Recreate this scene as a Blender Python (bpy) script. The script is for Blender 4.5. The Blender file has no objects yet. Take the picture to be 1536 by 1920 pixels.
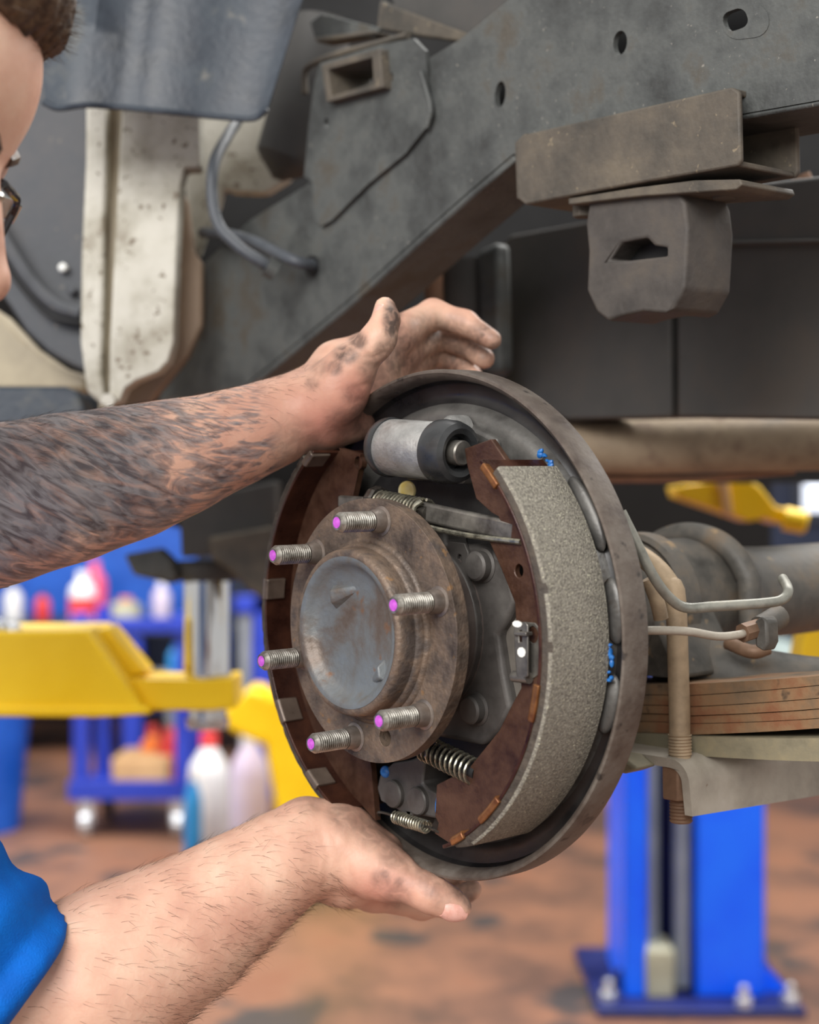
import bpy, bmesh, math, random
import numpy as np
from mathutils import Vector, Matrix
from mathutils.geometry import tessellate_polygon

random.seed(7); np.random.seed(7)
SC = bpy.context.scene
COL = SC.collection

# ------------------------------------------------------------------ camera, world, lights, exposure
FPX = 2800.0                      # focal length in pixels of the 1536x1920 frame
CZ = 1.25                         # eye height
cam_d = bpy.data.cameras.new('camera'); cam = bpy.data.objects.new('camera', cam_d); COL.objects.link(cam)
cam.location = (0, 0, CZ); cam.rotation_euler = (math.pi/2, 0, 0)
cam_d.sensor_fit = 'VERTICAL'; cam_d.sensor_height = 36.0; cam_d.sensor_width = 28.8
cam_d.lens = FPX/1920*36.0
cam_d.clip_start = 0.02
cam_d.dof.use_dof = True; cam_d.dof.focus_distance = 0.93; cam_d.dof.aperture_fstop = 4.6
SC.camera = cam
W = bpy.data.worlds.new('daylight'); SC.world = W; W.use_nodes = True
bg = W.node_tree.nodes['Background']; bg.inputs[0].default_value = (1.0, 0.985, 0.96, 1); bg.inputs[1].default_value = 0.62
def area(name, loc, target, sx, sy, power, col=(1, 1, 1)):
    l = bpy.data.lights.new(name, 'AREA'); l.shape = 'RECTANGLE'; l.size = sx; l.size_y = sy; l.energy = power; l.color = col
    o = bpy.data.objects.new(name, l); COL.objects.link(o); o.location = loc
    o.rotation_euler = (Vector(target)-Vector(loc)).to_track_quat('-Z', 'Y').to_euler()
    return o
area('key_softbox', (-1.3, -2.0, 2.9), (0.1, 1.0, 1.2), 2.6, 1.8, 145, (1, 0.985, 0.96))  # added key light from front left, standing in for an unseen doorway
area('bay_fill_light', (1.4, 3.4, 3.6), (1.0, 4.2, 0), 3.0, 3.0, 260, (1, 0.98, 0.95))  # unseen lamp, set forward to brighten the lift column fronts
area('shop_ceiling_light', (-2.4, 5.0, 3.6), (-2.0, 5.0, 0), 2.5, 3.0, 200, (1, 0.98, 0.95))
SC.view_settings.view_transform = 'Standard'; SC.view_settings.look = 'None'
SC.view_settings.gamma = 1.0; SC.view_settings.use_curve_mapping = False
SC.view_settings.exposure = 0.3

# ------------------------------------------------------------------ frames
H = Vector((-.02572, .92966, -.07375+CZ))
_th, _ti = math.radians(49.44), math.radians(-1.36)
NA = Vector((-math.sin(_th)*math.cos(_ti), -math.cos(_th)*math.cos(_ti), math.sin(_ti)))   # wheel axis, outward
VA = Vector((math.cos(_th), -math.sin(_th), 0))                                            # along the vehicle
UA = NA.cross(VA)
if UA.z < 0: UA = -UA
MW = Matrix(((VA.x, UA.x, NA.x, H.x), (VA.y, UA.y, NA.y, H.y), (VA.z, UA.z, NA.z, H.z), (0, 0, 0, 1)))
def P(px, py, Y): return Vector(((px-768)/FPX*Y, Y, CZ-(py-960)/FPX*Y))
def PL(px, py, pl):
    o, nn = pl; d = Vector(((px-768)/FPX, 1, -(py-960)/FPX)); c = Vector((0, 0, CZ))
    return c + d*((o-c).dot(nn)/d.dot(nn))
def PA(a): return (H+NA*a, NA)
def PY(Y, kx=0, kz=0): return (Vector((0, Y, CZ)), Vector((kx, -1, kz)).normalized())
def UN(px, py, a):
    p = PL(px, py, PA(a))-H; return (p.dot(VA), p.dot(UA))

# ------------------------------------------------------------------ materials
def lin(c):
    return tuple(((x/255)/12.92 if x/255 <= .04045 else ((x/255+.055)/1.055)**2.4) for x in c[:3])+(1,)
MATS = {}
def M(name, cols, rough=.5, metal=0., scale=20., detail=6., bump=0., bscale=120., speck=None, dist=0., stretch=None, sss=0., coat=0., spec=.5, rvar=.12):
    if name in MATS: return MATS[name]
    m = bpy.data.materials.new(name); m.use_nodes = True; nt = m.node_tree; N = nt.nodes; L = nt.links
    b = N['Principled BSDF']
    b.inputs['Roughness'].default_value = rough; b.inputs['Metallic'].default_value = metal
    b.inputs['Specular IOR Level'].default_value = spec
    if coat: b.inputs['Coat Weight'].default_value = coat; b.inputs['Coat Roughness'].default_value = .1
    tc = N.new('ShaderNodeTexCoord'); co = tc.outputs['Object']
    if stretch:
        mp = N.new('ShaderNodeMapping'); mp.inputs['Scale'].default_value = stretch; L.new(co, mp.inputs[0]); co = mp.outputs[0]
    nz = N.new('ShaderNodeTexNoise'); nz.inputs['Scale'].default_value = scale; nz.inputs['Detail'].default_value = detail
    nz.inputs['Distortion'].default_value = dist; nz.inputs['Roughness'].default_value = .62; L.new(co, nz.inputs['Vector'])
    rp = N.new('ShaderNodeValToRGB'); L.new(nz.outputs['Fac'], rp.inputs[0])
    while len(rp.color_ramp.elements) < len(cols): rp.color_ramp.elements.new(.5)
    k = len(cols)
    for i, c in enumerate(cols):
        e = rp.color_ramp.elements[i]; e.position = .5 if k == 1 else .34+.32*i/(k-1); e.color = lin(c)
    out = rp.outputs[0]
    if speck:
        col, sc_, thr = speck
        n2 = N.new('ShaderNodeTexNoise'); n2.inputs['Scale'].default_value = sc_; n2.inputs['Detail'].default_value = 3; L.new(tc.outputs['Object'], n2.inputs['Vector'])
        r2 = N.new('ShaderNodeValToRGB'); r2.color_ramp.elements[0].position = thr; r2.color_ramp.elements[1].position = min(1, thr+.06); L.new(n2.outputs['Fac'], r2.inputs[0])
        mx = N.new('ShaderNodeMix'); mx.data_type = 'RGBA'; L.new(r2.outputs[0], mx.inputs['Factor']); L.new(out, mx.inputs['A']); mx.inputs['B'].default_value = lin(col)
        out = mx.outputs['Result']
    L.new(out, b.inputs['Base Color'])
    if rvar:
        mr = N.new('ShaderNodeMapRange'); mr.inputs['From Min'].default_value = .3; mr.inputs['From Max'].default_value = .7
        mr.inputs['To Min'].default_value = max(.03, rough-rvar); mr.inputs['To Max'].default_value = min(1, rough+rvar)
        L.new(nz.outputs['Fac'], mr.inputs['Value']); L.new(mr.outputs[0], b.inputs['Roughness'])
    if bump:
        n3 = N.new('ShaderNodeTexNoise'); n3.inputs['Scale'].default_value = bscale; n3.inputs['Detail'].default_value = 5; L.new(co, n3.inputs['Vector'])
        bp = N.new('ShaderNodeBump'); bp.inputs['Strength'].default_value = min(1, bump); bp.inputs['Distance'].default_value = .0015
        L.new(n3.outputs['Fac'], bp.inputs['Height']); L.new(bp.outputs[0], b.inputs['Normal'])
    if sss:
        b.inputs['Subsurface Weight'].default_value = sss; b.inputs['Subsurface Radius'].default_value = (.012, .005, .003); b.inputs['Subsurface Scale'].default_value = .6
    MATS[name] = m; return m

# brake
M('hub_rust', [(64, 56, 51), (96, 84, 75), (122, 104, 89), (86, 77, 72)], .52, .35, 30, 9, .6, 300, ((136, 106, 76), 110, .66))
M('hub_face', [(92, 76, 64), (104, 94, 86), (110, 112, 112), (112, 118, 122), (108, 104, 98)], .5, .3, 17, 7, .35, 200, ((120, 92, 72), 60, .66), dist=.3)
M('hub_edge', [(98, 88, 84), (118, 108, 102)], .5, .4, 40, 6, .3)
M('stud_steel', [(124, 119, 110), (150, 146, 138), (176, 172, 164)], .36, .75, 180, 4, .1)
M('stud_shank', [(120, 110, 102), (146, 136, 128)], .4, .7, 120, 4, .2)
M('paint_violet', [(176, 70, 186), (206, 104, 214)], .45, 0, 300, 3)
M('shoe_brown', [(58, 37, 28), (74, 50, 38), (86, 60, 46)], .38, .25, 60, 7, .2, 500)
M('shoe_table', [(46, 24, 18), (60, 34, 25), (76, 44, 30)], .33, .3, 50, 7, .15, 400)
M('shoe_tab', [(120, 78, 46), (148, 100, 60), (110, 66, 40)], .28, .55, 70, 4, .1)
M('tab_dark', [(96, 84, 75), (116, 102, 91)], .35, .4, 70, 4)
M('lining', [(106, 101, 93), (136, 131, 120), (156, 151, 139)], .85, 0, 620, 3, .9, 900, ((208, 204, 178), 1000, .62), spec=.25)
M('lining_edge', [(58, 51, 45), (82, 73, 64)], .8, 0, 150, 4, .6, 400)
M('plate_black', [(26, 25, 26), (38, 36, 36), (48, 46, 45)], .34, .15, 30, 6, .1)
M('plate_rim', [(78, 68, 62), (98, 88, 80), (112, 104, 96)], .55, .3, 46, 8, .35, 240, ((60, 54, 50), 70, .64))
M('plate_dish', [(70, 68, 66), (92, 90, 87), (108, 106, 102)], .4, .35, 30, 7, .2, 200, ((60, 50, 40), 45, .66))
M('plate_inner', [(36, 35, 36), (50, 48, 48), (64, 62, 61)], .5, .25, 30, 7, .2)
M('retainer', [(70, 66, 63), (86, 82, 79), (96, 92, 88)], .55, .3, 40, 6, .25)
M('lever_taupe', [(108, 102, 95), (126, 120, 112)], .5, .3, 40, 6, .15)
M('alloy', [(148, 147, 144), (164, 163, 160), (178, 177, 174)], .42, .55, 90, 6, .25, 500)
M('rubber_boot', [(40, 41, 42), (54, 55, 56)], .32, 0, 60, 4, .1)
M('rubber_black', [(24, 24, 25), (34, 34, 35)], .6, 0, 60, 4, .1)
M('spring_steel', [(120, 116, 104), (160, 156, 140), (186, 180, 158)], .3, .8, 200, 4)
M('spring_dark', [(62, 58, 54), (96, 92, 86)], .35, .7, 200, 4)
M('bar_steel', [(86, 82, 78), (118, 114, 108), (136, 132, 124)], .38, .6, 60, 6, .1)
M('paint_blue', [(24, 82, 150), (46, 118, 192)], .4, 0, 300, 3, .3)
M('paint_white', [(236, 236, 230)], .5)
M('hole_yellow', [(240, 214, 120), (250, 238, 190)], .4, 0, 90, 2)
# vehicle
M('frame_grey', [(54, 55, 54), (70, 72, 71), (84, 86, 84), (80, 75, 67)], .6, .1, 17, 9, .5, 200, ((132, 128, 120), 300, .695))
M('frame_brown', [(66, 62, 56), (86, 79, 70), (104, 95, 82)], .7, .05, 22, 9, .5, 200, ((126, 114, 94), 160, .67))
M('bump_rubber', [(58, 54, 51), (74, 69, 65), (84, 77, 70)], .75, 0, 28, 8, .4, 150)
M('tank_dark', [(60, 59, 57), (72, 70, 68), (82, 76, 71)], .7, 0, 8, 8, .2)
M('exhaust', [(120, 106, 88), (146, 128, 106), (160, 142, 118), (134, 114, 96)], .68, .15, 18, 8, .3)
M('exhaust_rust', [(124, 94, 74), (148, 112, 88)], .75, .05, 30, 7, .3)
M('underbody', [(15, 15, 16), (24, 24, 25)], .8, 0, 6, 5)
M('flap_rubber', [(32, 38, 46), (44, 51, 61), (54, 62, 71), (86, 87, 85)], .5, 0, 13, 9, .4, 140, ((104, 102, 98), 26, .66))
M('liner_plastic', [(66, 68, 72), (80, 82, 86), (92, 92, 94)], .7, 0, 16, 8, .3, 120, ((112, 108, 102), 90, .69))
M('body_white', [(132, 122, 104), (174, 169, 154), (196, 192, 179), (204, 200, 188)], .6, 0, 16, 9, .3, 160, ((112, 98, 80), 130, .625))
M('body_cream_shade', [(150, 138, 116), (178, 166, 142)], .6, 0, 20, 6)
M('body_tan', [(152, 130, 110), (172, 150, 128)], .6, 0, 10, 5)
M('hose_grey', [(58, 62, 68), (76, 80, 86)], .5, 0, 40, 4)
M('axle_steel', [(62, 60, 56), (80, 77, 72), (96, 90, 82), (108, 94, 78)], .62, .15, 26, 8, .4, 150, ((138, 116, 88), 60, .67))
M('pipe_steel', [(112, 112, 104), (136, 135, 126), (150, 146, 134)], .45, .4, 60, 6, .1)
M('ubolt_steel', [(126, 110, 90), (158, 138, 112), (176, 154, 126)], .6, .2, 40, 7, .3)
M('leaf_rust', [(94, 81, 66), (122, 100, 77), (138, 106, 76), (132, 88, 60)], .68, .1, 26, 8, .4, 160, ((84, 66, 50), 60, .66))
M('leaf_grey', [(112, 106, 88), (134, 126, 104), (150, 138, 108)], .65, .1, 30, 8, .35)
M('spring_plate', [(142, 134, 122), (164, 156, 143), (178, 170, 158)], .6, .15, 20, 8, .3, 160, ((116, 96, 80), 120, .7))
M('bolt_brown', [(112, 88, 70), (138, 108, 86)], .6, .3, 60, 6, .3)
# workshop
M('lift_yellow', [(236, 190, 0), (248, 206, 4)], .4, 0, 6, 4, .05)
M('lift_blue', [(0, 88, 250), (0, 104, 255)], .38, 0, 4, 3)
M('lift_navy', [(8, 18, 70), (12, 26, 92)], .5, 0, 6, 3)
M('cart_blue', [(28, 50, 158), (36, 62, 178)], .42, 0, 6, 3)
M('bench_blue', [(10, 70, 160), (16, 84, 182)], .45, 0, 6, 3)
M('chrome', [(200, 200, 200), (220, 220, 220)], .16, 1, 10, 2)
M('cyl_grey', [(120, 130, 144), (140, 148, 158)], .4, .3, 10, 3)
M('block_cream', [(150, 148, 128), (172, 170, 148)], .6, 0, 10, 3)
M('zinc', [(190, 194, 200), (215, 218, 222)], .25, .7, 20, 3)
M('floor_clay', [(72, 57, 48), (102, 72, 56), (122, 84, 62), (118, 75, 52)], .55, 0, 2.4, 9, .1, 40, ((58, 51, 48), 3.2, .58))
M('wall_navy', [(28, 34, 52), (38, 46, 68)], .8, 0, 2, 4)
M('shelf_dark', [(30, 34, 44), (44, 48, 58)], .6, 0, 4, 4)
M('bottle_white', [(206, 206, 206), (226, 226, 226)], .4, 0, 5, 2)
M('bottle_lav', [(196, 182, 206), (214, 202, 220)], .4, 0, 5, 2)
M('red_plastic', [(204, 52, 52), (222, 70, 66)], .4, 0, 5, 2)
M('pink_plastic', [(226, 74, 110), (236, 96, 128)], .4, 0, 5, 2)
M('orange_plastic', [(236, 116, 30), (244, 136, 44)], .4, 0, 5, 2)
M('cyan_plastic', [(34, 126, 190), (48, 146, 208)], .4, 0, 5, 2)
M('cardboard', [(190, 150, 104), (208, 168, 120)], .8, 0, 8, 4)
M('grey_plastic', [(120, 124, 130), (140, 144, 150)], .5, 0, 8, 4)
M('cabinet_pale', [(168, 186, 184), (186, 202, 200)], .5, 0, 4, 3)
# person
M('shirt_blue', [(2, 92, 186), (6, 108, 206)], .8, 0, 30, 6, .5, 900, spec=.2)
M('trouser', [(30, 34, 44), (44, 48, 58)], .85, 0, 30, 6, .3)
M('boot_leather', [(34, 28, 24), (50, 42, 36)], .55, 0, 30, 5, .2)
M('hair_brown', [(48, 36, 28), (76, 58, 44), (104, 84, 62)], .5, 0, 160, 4, .5, 400)
M('arm_hair', [(58, 42, 32), (84, 62, 48)], .6, 0, 100, 2)
M('nail', [(226, 168, 152), (236, 184, 170)], .3, 0, 200, 3)
M('glass_frame', [(36, 30, 34), (56, 48, 52)], .2, .3, 60, 3, coat=.5)
M('glass_metal', [(168, 166, 156), (196, 194, 186)], .2, .9, 60, 3)
def glass_mat():
    m = bpy.data.materials.new('spectacle_glass'); m.use_nodes = True; b = m.node_tree.nodes['Principled BSDF']
    b.inputs['Transmission Weight'].default_value = 1; b.inputs['Roughness'].default_value = .02; b.inputs['IOR'].default_value = 1.3; b.inputs['Base Color'].default_value = (.9, .93, .95, 1)
    MATS['spectacle_glass'] = m
glass_mat()
def emit_mat(name, col, s):
    m = bpy.data.materials.new(name); m.use_nodes = True; b = m.node_tree.nodes['Principled BSDF']
    b.inputs['Emission Color'].default_value = lin(col); b.inputs['Emission Strength'].default_value = s; b.inputs['Base Color'].default_value = lin(col); MATS[name] = m
emit_mat('daylight_pane', (225, 232, 245), 1.0)

# ------------------------------------------------------------------ object helpers
def mesh_of(name, vf, mat, smooth=35):
    vs, fs = vf
    me = bpy.data.meshes.new(name); me.from_pydata([tuple(v) for v in vs], [], [tuple(f) for f in fs]); 
    bm = bmesh.new(); bm.from_mesh(me); bmesh.ops.recalc_face_normals(bm, faces=bm.faces); bm.to_mesh(me); bm.free()
    if smooth is not None:
        me.shade_smooth(); me.set_sharp_from_angle(angle=math.radians(smooth))
    me.materials.append(MATS[mat]); return me
def props(o, label=None, cat=None, group=None, kind=None):
    for k, v in (('label', label), ('category', cat), ('group', group), ('kind', kind)):
        if v: o[k] = v
    return o
def mk(name, vf, mat, parent=None, label=None, cat=None, group=None, kind=None, bevel=0, seg=2, smooth=35, local=False):
    """one mesh object; world-space vertices unless local (then in the parent's frame)"""
    vs = [Vector(v) for v in vf[0]]
    if parent is None and not local:
        lo = Vector((min(v.x for v in vs), min(v.y for v in vs), min(v.z for v in vs))); hi = Vector((max(v.x for v in vs), max(v.y for v in vs), max(v.z for v in vs)))
        org = Vector(((lo.x+hi.x)/2, (lo.y+hi.y)/2, lo.z)); vs = [v-org for v in vs]
    me = mesh_of(name, (vs, vf[1]), mat, smooth)
    o = bpy.data.objects.new(name, me); COL.objects.link(o)
    if parent is None and not local: o.location = org
    if parent is not None:
        o.parent = parent
        if not local: o.matrix_parent_inverse = WM[parent.name].inverted()
    WM[o.name] = Matrix.Translation(o.location) if parent is None else Matrix.Identity(4)
    if bevel:
        b = o.modifiers.new('bevel', 'BEVEL'); b.width = bevel; b.segments = seg; b.limit_method = 'ANGLE'; b.angle_limit = math.radians(32); b.harden_normals = False
    return props(o, label, cat, group, kind)
WM = {}
def thing(name, label, cat, loc=(0, 0, 0), group=None, mat4=None):
    o = bpy.data.objects.new(name, None); COL.objects.link(o); o.empty_display_size = .03
    m = mat4 if mat4 is not None else Matrix.Translation(loc)
    o.matrix_world = m; WM[o.name] = m.copy()
    return props(o, label, cat, group)
def wheel_thing(name, label, cat, group=None): return thing(name, label, cat, group=group, mat4=MW)
def join(*vfs):
    V, F = [], []
    for vs, fs in vfs:
        k = len(V); V += [Vector(v) for v in vs]; F += [tuple(i+k for i in f) for f in fs]
    return V, F
def xf(vf, m): return [m @ Vector(v) for v in vf[0]], vf[1]
def box(x0, x1, y0, y1, z0, z1):
    v = [(x, y, z) for z in (z0, z1) for y in (y0, y1) for x in (x0, x1)]
    return v, [(0, 2, 3, 1), (4, 5, 7, 6), (0, 1, 5, 4), (2, 6, 7, 3), (0, 4, 6, 2), (1, 3, 7, 5)]
def prism3(front, off, holes=()):
    """polygon (3D points) with holes, extruded by the vector off"""
    loops = [list(front)]+[list(h) for h in holes]
    flat = [p for l in loops for p in l]; n = len(flat)
    tri = tessellate_polygon(loops)
    V = flat+[p+off for p in flat]; F = [tuple(t) for t in tri]+[tuple(i+n for i in reversed(t)) for t in tri]
    k = 0
    for l in loops:
        m = len(l)
        for i in range(m):
            a, b = k+i, k+(i+1) % m; F.append((a, b, b+n, a+n))
        k += m
    return V, F
def prism(pts, z0, z1, holes=()):
    return prism3([Vector((x, y, z1)) for x, y in pts], Vector((0, 0, z0-z1)), [[Vector((x, y, z1)) for x, y in h] for h in holes])
def slab(px, pl, th, holes=(), inward=None):
    d = -pl[1].normalized() if inward is None else inward
    if inward is None and d.y < 0: d = -d
    return prism3([PL(x, y, pl) for x, y in px], d*th, [[PL(x, y, pl) for x, y in h] for h in holes])
def ell(cx, cy, rx, ry, n=20, rot=0):
    c, s = math.cos(rot), math.sin(rot)
    return [(cx+rx*math.cos(t)*c-ry*math.sin(t)*s, cy+rx*math.cos(t)*s+ry*math.sin(t)*c) for t in (2*math.pi*i/n for i in range(n))]
def rrect(x0, y0, x1, y1, r, n=5):
    o = []
    for cx, cy, a in ((x1-r, y1-r, 0), (x0+r, y1-r, 90), (x0+r, y0+r, 180), (x1-r, y0+r, 270)):
        for i in range(n+1):
            t = math.radians(a+90*i/n); o.append((cx+r*math.cos(t), cy+r*math.sin(t)))
    return o
def smooth_path(pts, sub=8):
    pts = [Vector(p) for p in pts]
    if len(pts) < 3: return pts
    o = []
    q = [pts[0]*2-pts[1]]+pts+[pts[-1]*2-pts[-2]]
    for i in range(1, len(q)-2):
        p0, p1, p2, p3 = q[i-1:i+3]
        for k in range(sub):
            t = k/sub; o.append(.5*((2*p1)+(p2-p0)*t+(2*p0-5*p1+4*p2-p3)*t*t+(3*p1-p0-3*p2+p3)*t**3))
    return o+[pts[-1]]
def tube(pts, r, seg=12, sub=0, ecc=1.0):
    pts = smooth_path(pts, sub) if sub else [Vector(p) for p in pts]
    n = len(pts); V, F = [], []
    rs = r if isinstance(r, (list, tuple)) else [r]*n
    if len(rs) != n: rs = [rs[min(len(rs)-1, int(i*(len(rs)-1)/(n-1)))]*(1-(i*(len(rs)-1)/(n-1)) % 1)+rs[min(len(rs)-1, int(i*(len(rs)-1)/(n-1))+1)]*((i*(len(rs)-1)/(n-1)) % 1) for i in range(n)]
    t = (pts[1]-pts[0]).normalized(); a = Vector((0, 0, 1)) if abs(t.z) < .9 else Vector((1, 0, 0)); u = t.cross(a).normalized()
    for i in range(n):
        t2 = (pts[min(i+1, n-1)]-pts[max(i-1, 0)]).normalized(); u = (u-t2*u.dot(t2)).normalized(); w = t2.cross(u)
        for k in range(seg):
            ang = 2*math.pi*k/seg; V.append(pts[i]+(u*math.cos(ang)+w*math.sin(ang)*ecc)*rs[i])
    for i in range(n-1):
        for k in range(seg):
            a0, b0 = i*seg+k, i*seg+(k+1) % seg; F.append((a0, b0, b0+seg, a0+seg))
    F.append(tuple(range(seg-1, -1, -1))); F.append(tuple((n-1)*seg+k for k in range(seg)))
    return V, F
def lathe(prof, seg=64, a0=0, a1=360, closed=False):
    """profile of (r, z) about local z"""
    full = abs(a1-a0-360) < 1e-6; n = seg if full else seg+1; m = len(prof); V, F = [], []
    for i in range(n):
        t = math.radians(a0+(a1-a0)*i/seg)
        for r, z in prof: V.append(Vector((r*math.cos(t), r*math.sin(t), z)))
    for i in range(seg):
        j = (i+1) % n
        for k in range(m if closed else m-1):
            l = (k+1) % m; F.append((i*m+k, j*m+k, j*m+l, i*m+l))
    if closed and not full:
        F.append(tuple(range(m-1, -1, -1))); F.append(tuple((n-1)*m+k for k in range(m)))
    return V, F
def solid_lathe(prof, seg=48):
    """profile starting and ending on the axis"""
    V, F = lathe(prof, seg); bm = bmesh.new()
    vv = [bm.verts.new(v) for v in V]; bm.verts.ensure_lookup_table()
    for f in F:
        try: bm.faces.new([vv[i] for i in f])
        except ValueError: pass
    bmesh.ops.remove_doubles(bm, verts=bm.verts, dist=1e-6); bm.verts.index_update()
    o = ([v.co.copy() for v in bm.verts], [tuple(v.index for v in f.verts) for f in bm.faces]); bm.free(); return o
def axis_m(p, d, up=None):
    """matrix with local z along d at p"""
    z = Vector(d).normalized(); a = Vector(up) if up is not None else (Vector((0, 0, 1)) if abs(z.z) < .9 else Vector((1, 0, 0)))
    x = a.cross(z).normalized(); y = z.cross(x)
    return Matrix(((x.x, y.x, z.x, p[0]), (x.y, y.y, z.y, p[1]), (x.z, y.z, z.z, p[2]), (0, 0, 0, 1)))
def helix(A, B, R, wr, turns, seg=6, per=14, taper=None):
    A, B = Vector(A), Vector(B); m = axis_m(A, B-A); L = (B-A).length; n = int(turns*per)
    pts = []
    for i in range(n+1):
        t = i/n; a = 2*math.pi*turns*t; rr = R*(1 if taper is None else taper(t)); pts.append(m @ Vector((rr*math.cos(a), rr*math.sin(a), L*t)))
    return tube(pts, wr, seg)
def sphere(c, r, seg=16, ring=10, sc=(1, 1, 1)):
    prof = [(r*math.sin(math.pi*i/ring), -r*math.cos(math.pi*i/ring)) for i in range(ring+1)]
    prof[0] = (0, -r); prof[-1] = (0, r)
    v, f = solid_lathe(prof, seg)
    return [Vector((p.x*sc[0]+c[0], p.y*sc[1]+c[1], p.z*sc[2]+c[2])) for p in v], f
def hexnut(r, z0, z1):
    return prism([(r*math.cos(math.radians(60*i)), r*math.sin(math.radians(60*i))) for i in range(6)], z0, z1)
def copy_tree(o, parent=None):
    c = o.copy(); COL.objects.link(c); WM[c.name] = WM.get(o.name, Matrix.Identity(4))
    if parent is not None: c.parent = parent
    for ch in list(o.children): copy_tree(ch, c)
    return c

# ================================================================== SETTING
mk('floor', box(-7, 7, -3.5, 9.2, -.1, 0), 'floor_clay', kind='structure')
mk('wall_back', box(-7, 7, 9.0, 9.2, 0, 4.2), 'wall_navy', kind='structure')
w1 = thing('window_1', None, None, P(1560, 930, 8.97)); w1['kind'] = 'structure'
def wbox(px0, px1, py0, py1, Y0, Y1):
    a, b = P(px0, py0, Y0), P(px1, py1, Y0); return box(min(a.x, b.x), max(a.x, b.x), Y0, Y1, min(a.z, b.z), max(a.z, b.z))
mk('pane', wbox(1508, 1620, 905, 958, 8.985, 8.995), 'daylight_pane', w1)
a, b = P(1500, 898, 8.98), P(1628, 966, 8.98)
for nm, bx in (('frame_bar', box(a.x-.04, a.x+.01, 8.95, 9.0, b.z-.04, a.z+.04)), ('frame_bar', box(b.x-.01, b.x+.04, 8.95, 9.0, b.z-.04, a.z+.04)),
               ('frame_bar', box(a.x, b.x, 8.95, 9.0, a.z, a.z+.04)), ('frame_bar', box(a.x, b.x, 8.95, 9.0, b.z-.04, b.z))):
    mk(nm, bx, 'shelf_dark', w1)

# ================================================================== BRAKE ASSEMBLY (wheel frame: x along vehicle, y up, z = outward axle)
def wl(name, vf, mat, parent, **k): return mk(name, vf, mat, parent, local=True, **k)
def arc(r, d0, d1, n): return [(r*math.cos(math.radians(d0+(d1-d0)*i/n)), r*math.sin(math.radians(d0+(d1-d0)*i/n))) for i in range(n+1)]

# backing plate
bp = wheel_thing('brake_backing_plate', 'large round black brake backing plate with a worn rim behind both brake shoes', 'brake plate')
wl('rim', lathe([(.1575, -.0725), (.1640, -.0730), (.1644, -.0715), (.1642, -.0560), (.1634, -.0536), (.1618, -.0532), (.1606, -.0542), (.1588, -.0560), (.1575, -.0620)], 160, closed=True), 'plate_rim', bp)
wl('channel', lathe([(.1592, -.0562), (.1580, -.0660), (.1555, -.0705), (.1500, -.0725), (.1455, -.0722), (.1425, -.0700), (.1425, -.0730), (.158, -.0735), (.1592, -.0725)], 160, closed=True), 'plate_black', bp)
wl('dish', lathe([(.1428, -.0702), (.1405, -.0672), (.1380, -.0648), (.1345, -.0635), (.1300, -.0638), (.1235, -.0655), (.1175, -.0672), (.1170, -.0700), (.1420, -.0725)], 144, closed=True), 'plate_dish', bp)
hole_c = UN(762, 920, -.0665)
wl('centre_plate', prism(arc(.119, 0, 357, 119), -.0715, -.0672, [ell(hole_c[0], hole_c[1], .0092, .0066)]), 'plate_inner', bp)
wl('hole_fill', xf(solid_lathe([(0, -.003), (.0085, -.003), (.0085, 0), (.0068, .0005), (.0062, .0022), (.0035, .0030), (0, .0030)], 28), Matrix.Translation((hole_c[0], hole_c[1], -.0685)) @ Matrix.Diagonal((1.3, 1.0, 1, 1))), 'hole_yellow', bp, label='pale yellow disc standing in for the yellow seen through a hole')  # added disc fills the hole, standing in for the yellow beyond
# raised pads of the dish behind the right shoe
for d0, hw, r in ((6, .017, .1440), (30, .022, .1425), (-16, .016, .1435)):
    dr_ = math.radians(d0)
    wl('shoe_pad', xf(sphere((0, 0, 0), 1, 24, 14, (.0085, hw*1.15, .0042)), Matrix.Translation((r*math.cos(dr_), r*math.sin(dr_), -.0672)) @ Matrix.Rotation(dr_, 4, 'Z')), 'plate_dish', bp)
# ribbed raised boss that carries the wheel cylinder
wl('cylinder_seat', prism([(-.034, .094), (.05, .088), (.056, .118), (.03, .1285), (-.012, .1310), (-.036, .124)], -.068, -.0605), 'plate_dish', bp, bevel=.003, seg=3)

# bearing retainer
rt = wheel_thing('bearing_retainer', 'dark grey bolted bearing retainer plate behind the wheel hub', 'retainer plate')
right = [(.020, .068), (.0216, .0519), (.05, .053), (.0736, .0454), (.0800, .033), (.0844, .0184), (.076, .007), (.0678, -.0018), (.072, -.024), (.0783, -.0462), (.068, -.062), (.0518, -.0719), (.0174, -.0712)]
wl('plate', prism(right+[(-x, y) for x, y in reversed(right)], -.0672, -.046), 'retainer', rt, bevel=.0035, seg=3)
wl('step', prism(arc(.056, -80, 80, 18)+arc(.056, 100, 260, 18), -.046, -.040), 'retainer', rt, bevel=.003, seg=3)
bx, by = UN(860, 1045, -.044); bt = [(bx-.0095, by+.010), (bx+.006, by+.009), (bx+.0095, by+.003), (bx+.008, by-.010), (bx+.002, by-.016), (bx-.006, by-.014)]
wl('lock_tab', prism(bt, -.046, -.0435, [ell(bx+.001, by-.001, .0024, .0030, 12)]), 'retainer', rt, bevel=.0008)
for px, py, r in ((897, 1061, .0092), (886, 1331, .0088)):
    x, y = UN(px, py, -.042)
    wl('bolt', xf(solid_lathe([(0, -.008), (r*1.18, -.008), (r*1.18, -.0045), (r, -.0035), (r, .0015), (r*.85, .0028), (0, .0032)], 28), Matrix.Translation((x, y, -.041))), 'retainer', rt)

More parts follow.
